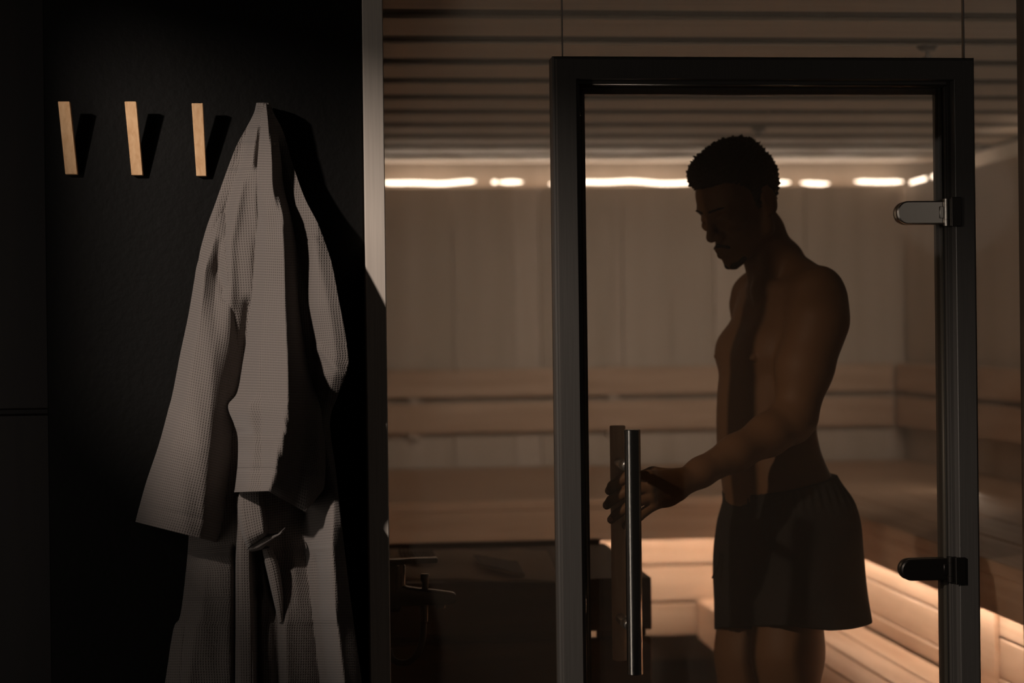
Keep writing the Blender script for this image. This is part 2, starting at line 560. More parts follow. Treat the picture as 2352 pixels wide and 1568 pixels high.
for py0, py1, mat, nm in ((461, 517, 'satin', 'bright'), (1280, 1332, 'bronze', 'dark')):  # bright upper and dark lower reflection put into the plate colours
    zc = at(2130, (py0 + py1) / 2, DY)[2]
    h = (py1 - py0) / 2 / 1258
    xl, xr = at(2056 if py0 < 600 else 2066, py0, DY)[0], FX1 - 0.0545
    root = empty('hinge', (xr, DY, zc))
    root.parent = door
    bm = bmesh.new()
    hh = h * 0.98
    for y0, y1 in ((DY - 0.0135, DY - 0.0042), (DY + 0.0042, DY + 0.0135)):
        rr = []
        for y, sh in ((y0, 0.0025), (y0 + 0.0025, 0.0), (y1, 0.0)):
            q = [(xr, y, zc - hh + sh), (xr, y, zc + hh - sh)]
            for t in np.linspace(math.pi / 2, 3 * math.pi / 2, 20):
                q.append((xl + hh + (hh - sh) * math.cos(t), y, zc + (hh - sh) * math.sin(t)))
            rr.append(q)
        ring_loft(bm, rr)
    build('glass_plate', bm, M[mat], root, True, 30)['label'] = nm + ' rounded plate clamped on the glass'
    bm = bmesh.new()
    for a, b in ((-1.14, -0.62), (-0.6, 0.6), (0.62, 1.14)):
        tube(bm, [(xr + 0.004, DY - 0.012, zc + a * h), (xr + 0.004, DY - 0.012, zc + b * h)], 0.0085, 24)
    box(bm, xr - 0.012, xr + 0.003, DY - 0.016, DY - 0.008, zc - 0.5 * h, zc + 0.5 * h, bev=0.001)
    build('knuckle', bm, M[mat], root, True, 40)
    build_l = box_obj('frame_leaf', (xr + 0.003, xr + 0.022, FY - 0.004, FY + 0.003, zc - 1.25 * h, zc + 1.2 * h), M['bronze'], root, bev=0.001)

# ------------------------------------------------------------------ sauna: light tapes
tape = empty('light_tape', (1.2, BACK_Y + 0.014, LINING_TOP))
tag(tape, 'broken bright white light tape along the top of the back wall', 'light')
segs = [(880, 1092), (1130, 1142), (1146, 1200), (1262, 1592), (1770, 1814), (1840, 1904), (1964, 2074)]
for a, b in segs:
    n = max(3, int((b - a) / 14))
    rings = []
    for i in range(n + 1):
        px = a + (b - a) * i / n
        e = min(1.0, min(i, n - i) / 1.0 * 0.7 + 0.35)
        wob = 2.2 * math.sin(px * 0.021) + 1.2 * math.sin(px * 0.05 + 1)
        c = at(px, 419 + wob, BACK_Y + 0.014)
        hh = 0.0075 * e
        rings.append([(c[0], BACK_Y + 0.010, c[2] - hh), (c[0], BACK_Y + 0.010, c[2] + hh), (c[0], BACK_Y + 0.017, c[2] + hh), (c[0], BACK_Y + 0.017, c[2] - hh)])
    bm = bmesh.new()
    ring_loft(bm, rings)
    build('segment', bm, M['led'], tape)
tape = empty('light_tape', (LIN_X + 0.028, 5.4, LINING_TOP))
tag(tape, 'short bright light tape running towards the viewer atop the right wall', 'light')
for ya, yb in ((7.06, 6.88), (6.80, 6.66), (6.30, 5.7), (5.55, 4.6), (4.45, 3.6)):
    c0 = LINING_TOP + (0.009 if ya > 6.5 else -0.012)
    box_obj('segment', (LIN_X + 0.024, LIN_X + 0.032, yb, ya, c0 - 0.009, c0 + 0.010), M['led'], tape, bev=0.003)

# ------------------------------------------------------------------ sauna: benches
BR = 5.83              # face of the riser under the back bench
RX = 1.585             # face of the riser under the right bench


FB = at(1560, 1238.5, 5.605)[2]     # lower edge of the bench fascia


def zb(py, px=1560, y=BR):
    return at(px, py, y)[2]


back_bench = empty('upper_bench', (0.8, 6.4, 0.09))
tag(back_bench, 'long upper bench with lit riser along the back wall', 'bench')
bm = bmesh.new()
for k in range(9):
    y0 = 5.60 + k * 0.160
    box(bm, 0.092, 2.34, y0, y0 + 0.155, 0.852, 0.884, bev=0.004, seg=2)
build('seat', bm, M['wood_x'], back_bench)
box_obj('fascia', (0.092, 1.482, 5.605, 5.630, FB, 0.852), M['wood_x'], back_bench, bev=0.003)
bm = bmesh.new()
for p0, p1 in ((1190, 1294), (1299, 1379), (1385, 1458)):
    box(bm, 0.092, RX + 0.02, BR, BR + 0.025, zb(p1), zb(p0), bev=0.003)
build('riser', bm, M['wood_x'], back_bench)
box_obj('light_strip', (0.10, 1.47, 5.632, 5.640, FB + 0.012, FB + 0.020), M['led_warm'], back_bench)

right_bench = empty('upper_bench', (1.9, 4.6, 0.09))
tag(right_bench, 'upper bench with lit riser running along the right wall behind the man', 'bench')
bm = bmesh.new()
for k in range(5):
    x0 = 1.478 + k * 0.1725
    box(bm, x0, x0 + 0.1675, 3.32, 5.595, 0.852, 0.884, bev=0.004, seg=2)
build('seat', bm, M['wood_y'], right_bench)
box_obj('fascia', (1.482, 1.504, 3.32, 5.595, 0.763, 0.852), M['wood_y'], right_bench, bev=0.003)
bm = bmesh.new()
for z0, z1, dx in ((0.668, 0.78, 0), (0.568, 0.662, 0), (0.522, 0.566, -0.004)):
    box(bm, RX + dx + 0.006, RX + 0.035, 3.32, BR - 0.001, z0, z1, bev=0.003)
box(bm, RX + 0.008, RX + 0.035, 3.32, BR - 0.001, 0.09, 0.52)
yb_ = 4.17
box(bm, RX - 0.007, RX + 0.006, yb_ - 0.05, yb_ + 0.05, 0.53, 0.78, bev=0.002)
build('riser', bm, M['wood_y'], right_bench)
box_obj('light_strip', (1.506, 1.514, 3.35, 5.60, 0.775, 0.783), M['led_warm'], right_bench)

lower = empty('lower_bench', (1.39, 4.6, 0.09))
tag(lower, 'low slatted bench in front of the right lit riser', 'bench')
bm = bmesh.new()
for k in range(4):
    x0 = 1.206 + k * 0.0945
    box(bm, x0, x0 + 0.089, 3.36, BR - 0.004, 0.492, 0.52, bev=0.004, seg=2)
build('seat', bm, M['wood_y'], lower)
bm = bmesh.new()
box(bm, 1.208, 1.232, 3.36, BR - 0.004, 0.388, 0.490, bev=0.003)
build('apron', bm, M['wood_y'], lower)
for y in (3.45, 4.62, 5.55):
    box_obj('leg', (1.235, 1.285, y, y + 0.05, 0.09, 0.490), M['wood_z'], lower, bev=0.003)
    box_obj('leg', (1.52, 1.57, y, y + 0.05, 0.09, 0.490), M['wood_z'], lower, bev=0.003)

bk = empty('backrest', (1.2, 7.02, 1.02))
tag(bk, 'two-board wooden backrest fixed along the back wall', 'backrest')
for z0, z1 in ((1.166, 1.275), (1.026, 1.144)):
    box_obj('board', (0.092, 2.27, 6.995, 7.02, z0, z1), M['wood_x'], bk, bev=0.005, seg=2)
for x in (0.3, 1.1, 1.9):
    box_obj('bracket', (x, x + 0.05, 7.021, 7.063, 1.0, 1.29), M['wood_z'], bk, bev=0.002)
bk = empty('backrest', (2.29, 5.2, 1.02))
tag(bk, 'two-board wooden backrest fixed along the right wall', 'backrest')
for z0, z1 in ((1.166, 1.275), (1.026, 1.144)):
    box_obj('board', (2.275, 2.300, 3.35, 6.985, z0, z1), M['wood_y'], bk, bev=0.005, seg=2)
for y in (3.9, 5.2, 6.5):
    box_obj('bracket', (2.3005, 2.343, y, y + 0.05, 1.0, 1.29), M['wood_z'], bk, bev=0.002)

# ceiling sprinklers
for px, py, lab in ((2130, 117, 'small ceiling sprinkler near the top right corner of the door'), (1742, 302, 'small ceiling sprinkler above the head of the man')):
    d = _f + _r * ((px - 1176) / F) + _u * ((784 - py) / F)
    p = CAM + d * ((CEIL_Z - 0.012 - CAM_Z) / d[2])
    sp = empty('sprinkler', (p[0], p[1], CEIL_Z))
    tag(sp, lab, 'sprinkler', 'ceiling sprinklers')
    bm = bmesh.new()
    tube(bm, [(p[0], p[1], CEIL_Z + 0.0), (p[0], p[1], CEIL_Z - 0.004), (p[0], p[1], CEIL_Z - 0.012)], [0.026, 0.026, 0.018], 24)
    build('rosette', bm, M['hose'], sp, True, 40)
    bm = bmesh.new()
    tube(bm, [(p[0], p[1], CEIL_Z - 0.012), (p[0], p[1], CEIL_Z - 0.026), (p[0], p[1], CEIL_Z - 0.0275), (p[0], p[1], CEIL_Z - 0.030)], [0.005, 0.005, 0.013, 0.013], 16)
    build('deflector', bm, M['hose'], sp, True, 40)

# ------------------------------------------------------------------ dark counter by the glass, with what lies on it
ct = empty('counter', (0.4, 4.3, 0.09))
tag(ct, 'dark brown wooden counter behind the glass left of the man', 'counter')
box_obj('top', (0.092, 0.720, 3.985, 4.67, 0.731, 0.850), M['counter'], ct, bev=0.003, seg=2)
box_obj('back_rail', (0.092, 0.705, 4.650, 4.669, 0.8505, 0.863), M['counter'], ct, bev=0.003)
box_obj('front_panel', (0.092, 0.720, 3.990, 4.02, 0.09, 0.712), M['counter'], ct, bev=0.003)
bm = bmesh.new()
xa, xb = at(1358, 1452, 4.0)[0], at(1384, 1452, 4.0)[0]
xc = at(1487, 1452, 4.0)[0]
box(bm, 0.094, xa, 4.022, 4.64, 0.09, 0.730)
box(bm, xb, xc, 4.022, 4.10, 0.09, 0.730)
build('pedestal', bm, M['counter'], ct)


def cloth_sheet(name, outline, y_of, z, thick, mat, wave, n=26, parent=None):
    """A soft sheet lying on the counter: outline = quad of (x, y) corners."""
    a, b, c, d = [np.array(p) for p in outline]
    top, und = [], []
    bm = bmesh.new()
    for i in range(n + 1):
        u = i / n
        rt, ru = [], []
        for j in range(n + 1):
            v = j / n
            p = (a * (1 - u) + b * u) * (1 - v) + (d * (1 - u) + c * u) * v
            w = wave(u, v)
            rt.append(bm.verts.new((p[0], p[1], z + thick + w)))
            ru.append(bm.verts.new((p[0], p[1], z)))
        top.append(rt)
        und.append(ru)
    for i in range(n):
        for j in range(n):
            bm.faces.new((top[i][j], top[i + 1][j], top[i + 1][j + 1], top[i][j + 1]))
            bm.faces.new((und[i][j], und[i][j + 1], und[i + 1][j + 1], und[i + 1][j]))
    for i in range(n):
        for e in (0, n):
            bm.faces.new((top[i][e], top[i + 1][e], und[i + 1][e], und[i][e]))
            bm.faces.new((top[e][i], top[e][i + 1], und[e][i + 1], und[e][i]))
    return build(name, bm, mat, parent, True, 50)


CZ0 = 0.850


def onc(px, py, z=CZ0 + .01):
    d = _f + _r * ((px - 1176) / F) + _u * ((784 - py) / F)
    p = CAM + d * ((z - CAM_Z) / d[2])
    return (p[0], p[1])


t = cloth_sheet('towel', [(0.10, 4.07), onc(1288, 1329), (onc(1288, 1290)[0], 4.50), (0.13, 4.60)], None, CZ0, 0.006, M['towel'],
                lambda u, v: 0.007 * (1 - u) * (1 + math.sin(9 * v + 5 * u)) * math.sin(math.pi * min(1, v * 1.15)) ** 0.5 + 0.002 * math.sin(17 * u))
tag(t, 'pale crumpled towel spread flat on the dark counter top', 'towel')
mg = empty('magazine', (0.42, 4.2, CZ0 + 0.016))
tag(mg, 'thin pale magazine lying on the towel near the door frame', 'magazine')
q = [onc(1108, 1300, CZ0 + .02), onc(1205, 1322, CZ0 + .02), onc(1188, 1292, CZ0 + .02), onc(1090, 1278, CZ0 + .02)]
cloth_sheet('pages', q, None, CZ0 + 0.017, 0.006, M['paper'], lambda u, v: 0.001 * math.sin(6 * u), 10, mg)
cloth_sheet('cover', [(p[0] + (p[0] - .42) * .03, p[1]) for p in q], None, CZ0 + 0.0235, 0.001, M['mat'], lambda u, v: 0.001 * math.sin(6 * u), 10, mg)
bm = bmesh.new()
x0, y0 = onc(922, 1288, CZ0 + .02)
for k in range(9):
    xx = x0 + k * 0.0095
    box(bm, xx, xx + 0.006, y0, y0 + 0.17, CZ0 + 0.022, CZ0 + 0.030, bev=0.001)
box(bm, x0, x0 + 0.083, y0 + 0.02, y0 + 0.04, CZ0 + 0.0185, CZ0 + 0.0225)
box(bm, x0, x0 + 0.083, y0 + 0.13, y0 + 0.15, CZ0 + 0.0185, CZ0 + 0.0225)
tag(build('slatted_mat', bm, M['mat']), 'small dark ribbed mat on the towel behind the mixer tap', 'mat')

# ------------------------------------------------------------------ mixer tap on the side wall of the sauna, with its hose
MY = 3.50


def mp_(px, py, y=MY):
    return Vector(at(px, py, y))


tap = empty('mixer_tap', tuple(mp_(890, 1345)))
tag(tap, 'dark chrome mixer tap jutting out from behind the post', 'tap')
bm = bmesh.new()
c0, c1 = mp_(906, 1292), mp_(906, 1372)
tube(bm, [c1 + Vector((0, 0, -0.006)), c1, mp_(908, 1330), mp_(910, 1300), c0, c0 + Vector((0, 0, 0.004))], [0.017, 0.021, 0.021, 0.0185, 0.018, 0.014], 32)
p = mp_(902, 1375)
tube(bm, [Vector((0.0885, MY, p.z)), Vector((p.x + 0.012, MY, p.z)), Vector((p.x + 0.016, MY, p.z))], [0.026, 0.026, 0.02], 32)
build('body', bm, M['chrome'], tap, True, 40)
bm = bmesh.new()
rings = []
for px, ta, tb in ((915, 1335, 1392), (935, 1345, 1391), (960, 1349, 1390), (1000, 1353, 1389), (1030, 1357, 1387), (1042, 1359, 1384), (1046, 1362, 1378)):
    a_, b_ = mp_(px, ta), mp_(px, tb)
    cz, rz, ry = (a_.z + b_.z) / 2, (a_.z - b_.z) / 2, 0.021
    rings.append([(a_.x, MY + ry * math.copysign(abs(math.cos(t)) ** .7, math.cos(t)), cz + rz * math.copysign(abs(math.sin(t)) ** .7, math.sin(t))) for t in np.linspace(0, 2 * math.pi, 32, endpoint=False)])
ring_loft(bm, rings)
p = mp_(1012, 1392)
tube(bm, [p + Vector((0, 0, 0.006)), p + Vector((0, 0, -0.003))], [0.011, 0.010], 24)
build('spout', bm, M['chrome'], tap, True, 40)
bm = bmesh.new()
tube(bm, [mp_(976, 1352), mp_(977, 1338), mp_(975, 1330), mp_(976, 1320), mp_(976, 1317)], [0.0062, 0.0062, 0.0085, 0.0092, 0.007], 24)
build('diverter_knob', bm, M['chrome'], tap, True, 40)
bm = bmesh.new()
rings = []
for px, ta, tb in ((893, 1284, 1295), (915, 1283, 1294), (950, 1281, 1292), (985, 1280, 1291), (1001, 1279, 1290), (1004, 1280, 1287)):
    a_, b_ = mp_(px, ta), mp_(px, tb)
    w = 0.019 if px > 930 else 0.021
    rings.append([(a_.x, MY - w, b_.z), (a_.x, MY - w, a_.z - .002), (a_.x, MY - w + .004, a_.z), (a_.x, MY + w - .004, a_.z), (a_.x, MY + w, a_.z - .002), (a_.x, MY + w, b_.z)])
ring_loft(bm, rings)
build('lever', bm, M['chrome'], tap, True, 30)
bm = bmesh.new()
tube(bm, [mp_(974, 1388), mp_(974, 1427), mp_(973, 1428)], [0.0085, 0.0082, 0.006], 24)
build('hose_nut', bm, M['chrome'], tap, True, 40)
bm = bmesh.new()
hp = catmull([mp_(973, 1420), mp_(972, 1450), mp_(968, 1480), mp_(955, 1506), mp_(935, 1521), mp_(912, 1520), mp_(898, 1508), mp_(893, 1490)], 8)
tube(bm, hp, 0.0066, 16)
build('hose', bm, M['hose'], tap, True)

# ------------------------------------------------------------------ hooks on the black wall
hooks = [((133, 233), (160, 233), (178, 400), (150, 400), 'leftmost pale wooden wall hook, half in shadow'),
         ((286, 233), (313, 233), (328, 402), (302, 402), 'lit wooden wall hook, second from the left'),
         ((440, 237), (466, 237), (474, 404), (451, 404), 'lit wooden wall hook nearest to the hanging robe'),
         ((592, 240), (618, 240), (628, 405), (603, 405), 'wooden wall hook that carries the robe, hidden under its collar')]
for tl, tr, br, bl, lab in hooks:
    pr_top, pr_bot = (0.050 if tl[0] > 500 else 0.063), 0.015
    a, b = Vector(at(*tl, WALL_Y - pr_top)), Vector(at(*tr, WALL_Y - pr_top))
    c, d = Vector(at(*br, WALL_Y - pr_bot)), Vector(at(*bl, WALL_Y - pr_bot))
    bm = bmesh.new()
    th = Vector((0, 0.0135, 0.0))
    vs = [bm.verts.new(p) for p in (a, b, c, d, a + th, b + th, c + th, d + th)]
    for f in ((0, 1, 2, 3), (7, 6, 5, 4), (0, 4, 5, 1), (1, 5, 6, 2), (2, 6, 7, 3), (3, 7, 4, 0)):
        bm.faces.new([vs[i] for i in f])
    bmesh.ops.bevel(bm, geom=list(bm.edges), offset=0.0008, segments=1, affect='EDGES')
    tag(build('wall_hook', bm, M['oak']), lab, 'hook', 'wooden hooks on the black wall')

# ------------------------------------------------------------------ the robe on the last hook


def seg_dist(px, py, poly):
    """Distance in photo pixels from points to a polyline."""
    best = np.full(np.shape(px), 1e9)
    for (ax, ay), (bx_, by) in zip(poly[:-1], poly[1:]):
        dx, dy = bx_ - ax, by - ay
        t_ = np.clip(((px - ax) * dx + (py - ay) * dy) / (dx * dx + dy * dy), 0, 1)
        best = np.minimum(best, np.hypot(px - ax - t_ * dx, py - ay - t_ * dy))
    return best


def unproject(px, py, y):
    """Vectorised at()."""
    d = _f[None, None, :] + _r[None, None, :] * ((px - 1176) / F)[..., None] + _u[None, None, :] * ((784 - py) / F)[..., None]
    return CAM + d * (y / d[..., 1])[..., None]


def cloth_piece(name, rows, mat, parent, folds=(), back=0.006, per=10, M_=72, cap_bottom=True, noise_amp=0.0016, blur=3, sag=None, thick=None, lift=None, swell=0.0):
    """A closed piece of hanging cloth. rows: (left x, left y, right x, right y, [(s, standoff from the wall), ...])."""
    s = np.linspace(0, 1, M_)
    ends = catmull([r[:4] for r in rows], per)
    profs = []
    for r in rows:
        sp, dp = zip(*r[4])
        p = np.interp(s, sp, dp)
        for _ in range(blur):
            p[1:-1] = (p[:-2] + 2 * p[1:-1] + p[2:]) / 4
        profs.append(p)
    profs = np.array(profs)
    tt = np.linspace(0, len(rows) - 1, len(ends))
    prof = catmull(profs, per)
    px = ends[:, 0:1] * (1 - s) + ends[:, 2:3] * s
    py = ends[:, 1:2] * (1 - s) + ends[:, 3:4] * s
    if sag is not None:
        w = np.linspace(0, 1, len(ends))[:, None]
        py = py + np.interp(s, *zip(*sag))[None, :] * np.clip((w - sag_start) / (1 - sag_start), 0, 1)
    d = prof.copy()
    if lift is not None:
        d = d + np.interp(py, lift[0], lift[1]) * np.clip((px - np.interp(py, [930, 1120, 1300, 1568], lift[2])) / np.interp(py, [930, 1120, 1300], lift[3]), 0, 1)
    d = d + swell * np.clip((py - 680) / 350, 0, 1) * np.sin(np.pi * np.clip(s * 0.9 + 0.08, 0, 1))[None, :]
    for poly, amp, wid in folds:
        d = d + amp * np.exp(-(seg_dist(px, py, poly) / wid) ** 2)
    ph = px * 0.045 + py * 0.013
    d = d + noise_amp * (np.sin(ph) + 0.7 * np.sin(py * 0.021 + px * 0.03 + 2) + 0.5 * np.sin(px * 0.11 - py * 0.017))
    d = np.maximum(d, back + 0.006)
    front = unproject(px, py, WALL_Y - d)
    if thick is None:
        rear_d = np.full_like(d, back)
        edge = np.minimum(s, 1 - s)[None, :]
        rear_d = np.where(edge < 0.03, np.minimum(d - 0.004, back + (d - back) * 0.4), rear_d)
    else:
        rear_d = np.maximum(d - thick, 0.003)
    # rear points: pull the width in slightly so that the rear never shows past the front edge
    rear = unproject(px, py, WALL_Y - d).copy()
    rear[..., 1] = WALL_Y - rear_d
    mid = rear[:, M_ // 2:M_ // 2 + 1, :]
    rear[..., 0] = mid[..., 0] + (rear[..., 0] - mid[..., 0]) * 0.97
    R_ = len(ends)
    verts = np.concatenate([front.reshape(-1, 3), rear.reshape(-1, 3)])
    du = np.linalg.norm(np.diff(front, axis=1), axis=2)
    u = np.concatenate([np.zeros((R_, 1)), np.cumsum(du, axis=1)], axis=1)
    u = u - u[:, M_ // 2:M_ // 2 + 1]
    dv = np.linalg.norm(np.diff(front[:, M_ // 2], axis=0), axis=1)
    v = np.repeat(np.concatenate([[0], np.cumsum(dv)])[:, None], M_, axis=1)
    uv = np.stack([u, v], axis=2).reshape(-1, 2)
    uv = np.concatenate([uv, uv])
    idx = np.arange(R_ * M_).reshape(R_, M_)
    off = R_ * M_
    faces = []
    for i in range(R_ - 1):
        for j in range(M_ - 1):
            faces.append((idx[i, j], idx[i + 1, j], idx[i + 1, j + 1], idx[i, j + 1]))
            faces.append((off + idx[i, j], off + idx[i, j + 1], off + idx[i + 1, j + 1], off + idx[i + 1, j]))
        for j in (0, M_ - 1):
            q = (idx[i, j], off + idx[i, j], off + idx[i + 1, j], idx[i + 1, j])
            faces.append(q if j == 0 else q[::-1])
    for i in ([0, R_ - 1] if cap_bottom else [0]):
        for j in range(M_ - 1):
            q = (idx[i, j], idx[i, j + 1], off + idx[i, j + 1], off + idx[i, j])
            faces.append(q if i == 0 else q[::-1])
    me = bpy.data.meshes.new(name)
    me.from_pydata(verts.tolist(), [], [tuple(int(k) for k in f) for f in faces])
    ul = me.uv_layers.new(name='UVMap')
    li = np.empty(len(me.loops), dtype=np.int32)
    me.loops.foreach_get('vertex_index', li)
    ul.data.foreach_set('uv', uv[li].astype(np.float32).ravel())
    me.update()
    o = link(name, me, mat, parent, True)
    me.set_sharp_from_angle(angle=math.radians(75))
    return o


sag_start = 0.8
robe = empty('bathrobe', tuple(at(605, 330, WALL_Y)))
tag(robe, 'grey waffle-weave bathrobe hanging from the rightmost hook on the black wall', 'robe')

flat = lambda a, b, c: [(0, a), (0.12, b), (0.5, c), (0.88, b), (1, a)]
body_rows = [
    (589, 236, 620, 236, flat(.050, .078, .084)),
    (582, 262, 630, 262, flat(.045, .075, .085)),
    (562, 300, 648, 296, [(0, .03), (.2, .055), (.5, .070), (.8, .055), (1, .03)]),
    (543, 335, 660, 334, [(0, .03), (.15, .05), (.5, .065), (.85, .044), (1, .038)]),
    (521, 392, 675, 385, [(0, .03), (.12, .055), (.5, .070), (.8, .04), (.9, .047), (1, .043)]),
    (494, 468, 700, 455, [(0, .03), (.10, .058), (.45, .075), (.78, .035), (.9, .049), (1, .046)]),
    (472, 530, 733, 520, [(0, .03), (.10, .062), (.45, .078), (.76, .033), (.9, .051), (1, .048)]),
    (455, 602, 760, 598, [(0, .03), (.10, .065), (.40, .080), (.76, .033), (.9, .053), (1, .050)]),
    (450, 700, 779, 695, [(0, .03), (.12, .062), (.40, .078), (.78, .032), (.92, .055), (1, .052)]),
    (448, 800, 794, 775, [(0, .03), (.12, .060), (.40, .075), (.78, .030), (.92, .057), (1, .054)]),
    (446, 880, 799, 843, [(0, .03), (.12, .058), (.40, .072), (.78, .030), (.92, .055), (1, .052)]),
    (444, 950, 777, 905, [(0, .03), (.12, .055), (.40, .070), (.78, .030), (.93, .048), (1, .042)]),
    (442, 1030, 758, 970, [(0, .03), (.12, .052), (.40, .066), (.78, .028), (.95, .034), (1, .02)]),
    (438, 1130, 771, 1080, [(0, .03), (.12, .052), (.40, .062), (.75, .016), (.95, .032), (1, .02)]),
    (432, 1252, 786, 1215, [(0, .03), (.12, .055), (.30, .060), (.42, .060), (.60, .024), (.80, .010), (.92, .048), (1, .022)]),
    (426, 1320, 797, 1310, [(0, .03), (.12, .058), (.30, .060), (.42, .055), (.55, .018), (.68, .030), (.82, .012), (.92, .058), (1, .025)]),
    (414, 1413, 810, 1413, [(0, .03), (.12, .060), (.30, .060), (.50, .030), (.62, .056), (.78, .038), (.90, .060), (1, .025)]),
    (398, 1446, 815, 1450, [(0, .03), (.12, .062), (.30, .060), (.50, .034), (.62, .060), (.78, .036), (.90, .062), (1, .025)]),
    (379, 1568, 831, 1568, [(0, .03), (.12, .066), (.30, .062), (.48, .040), (.62, .064), (.79, .034), (.90, .066), (1, .025)]),
    (356, 1720, 846, 1720, [(0, .03), (.12, .070), (.30, .064), (.48, .042), (.62, .068), (.79, .036), (.90, .070), (1, .025)]),
    (340, 1850, 858, 1850, [(0, .03), (.12, .072), (.30, .064), (.48, .042), (.62, .070), (.79, .036), (.90, .072), (1, .025)]),
]
body_folds = [
    ([(585, 262), (570, 303), (545, 385), (520, 470), (503, 545), (503, 650)], -.026, 17),
    ([(598, 300), (594, 340), (592, 380)], -.016, 7),
    ([(612, 250), (604, 320)], -.014, 5),
    ([(552, 420), (528, 560), (530, 700)], .010, 14),
    ([(455, 600), (462, 640), (500, 665)], -.010, 5),
    ([(704, 548), (725, 546), (748, 556)], -.006, 3),
    ([(790, 860), (765, 840), (735, 800)], .007, 9),
    ([(572, 700), (560, 800), (545, 930)], -.016, 13),
    ([(543, 1260), (543, 1700)], -.022, 8),
    ([(588, 1270), (592, 1360)], -.030, 10),
    ([(592, 1360), (596, 1700)], -.018, 5),
    ([(612, 1280), (632, 1400), (640, 1560), (645, 1850)], -.020, 11),
    ([(730, 1290), (736, 1420), (755, 1570), (775, 1850)], -.020, 12),
    ([(425, 1440), (415, 1568), (400, 1850)], -.004, 4),
]
cloth_piece('robe_body', body_rows, M['waffle'], robe, body_folds, M_=150, per=10, lift=([236, 330, 560, 700, 860, 980, 1080, 1200, 1850], [0, .03, .06, .10, .105, .05, .06, .135, .12], [600, 690, 705, 735], [130, 80, 55]))

# sleeve on the left, hanging in front of the body, its open cuff tilted
rows = [
    (503, 450, 545, 480, [(0, .020), (.3, .026), (1, .020)]),
    (474, 545, 545, 570, [(0, .034), (.25, .058), (.6, .064), (1, .040)]),
    (453, 606, 552, 640, [(0, .040), (.2, .072), (.45, .058), (.7, .076), (1, .060)]),
    (445, 651, 556, 690, [(0, .040), (.2, .076), (.45, .062), (.75, .078), (1, .060)]),
    (432, 727, 556, 760, [(0, .040), (.2, .080), (.5, .075), (.8, .080), (1, .055)]),
    (414, 812, 552, 850, [(0, .040), (.2, .084), (.55, .086), (.85, .076), (1, .050)]),
    (397, 900, 546, 935, [(0, .040), (.2, .086), (.6, .092), (.85, .074), (1, .045)]),
    (387, 939, 543, 985, [(0, .040), (.2, .086), (.62, .094), (.85, .072), (1, .040)]),
    (365, 1020, 540, 1065, [(0, .040), (.15, .084), (.66, .098), (.86, .066), (1, .035)]),
    (338, 1100, 530, 1145, [(0, .040), (.15, .080), (.70, .100), (.86, .064), (1, .035)]),
    (320, 1163, 519, 1210, [(0, .040), (.15, .078), (.74, .102), (.88, .066), (1, .035)]),
    (311, 1198, 505, 1247, [(0, .040), (.15, .078), (.78, .104), (.90, .070), (1, .035)]),
]
sl = cloth_piece('sleeve', rows, M['waffle'], robe, [([(505, 560), (502, 620), (520, 680)], -.010, 11), ([(540, 700), (535, 800), (520, 960), (508, 1100)], -.006, 12),
                                                      ([(325, 1160), (420, 1182), (480, 1196), (514, 1206)], -.003, 4)], M_=70, swell=0.045)
# front sleeve, hanging straight down from the shoulder seam with a sharp lengthwise crease
pr = lambda l, k, c, a, e: [(0, l), (k * .35, l + (c - l) * .75), (k, c), (k + (1 - k) * .5, a), (1, e)]
rows = [
    (600, 238, 622, 240, [(0, .070), (.5, .092), (1, .072)]),
    (598, 290, 634, 292, [(0, .070), (.5, .096), (1, .064)]),
    (592, 360, 645, 362, [(0, .070), (.6, .104), (1, .060)]),
    (588, 430, 652, 430, [(0, .075), (.6, .112), (1, .060)]),
    (592, 495, 668, 495, pr(.080, .76, .122, .09, .055)),
    (586, 557, 680, 560, pr(.080, .70, .134, .09, .050)),
    (580, 650, 690, 655, pr(.085, .68, .136, .09, .04)),
    (572, 740, 702, 745, pr(.090, .66, .156, .09, .035)),
    (558, 830, 715, 838, pr(.095, .66, .180, .10, .03)),
    (545, 900, 728, 905, pr(.100, .64, .190, .10, .03)),
    (524, 932, 738, 945, pr(.105, .64, .197, .10, .03)),
    (538, 975, 742, 985, pr(.105, .58, .200, .10, .03)),
    (546, 1005, 746, 1010, pr(.105, .52, .205, .10, .03)),
    (546, 1060, 748, 1062, pr(.105, .44, .208, .10, .03)),
    (541, 1110, 746, 1112, pr(.105, .40, .210, .10, .03)),
    (538, 1130, 743, 1130, pr(.105, .38, .210, .10, .03)),
]
sl = cloth_piece('sleeve', rows, M['waffle'], robe, [([(590, 520), (597, 506), (615, 498), (652, 498)], -.005, 3.0), ([(540, 1078), (748, 1080)], -.003, 3.5),
                                                      ([(596, 300), (590, 420), (588, 500)], -.006, 8), ([(530, 930), (575, 900)], -.006, 14)],
                 M_=84, lift=([236, 330, 560, 700, 900, 1000], [0, .015, .045, .065, .09, .11], [600, 600, 600, 600], [130, 130, 130]), sag=[(0, 0), (.38, -3), (.8, 46), (1, -6)], blur=2)
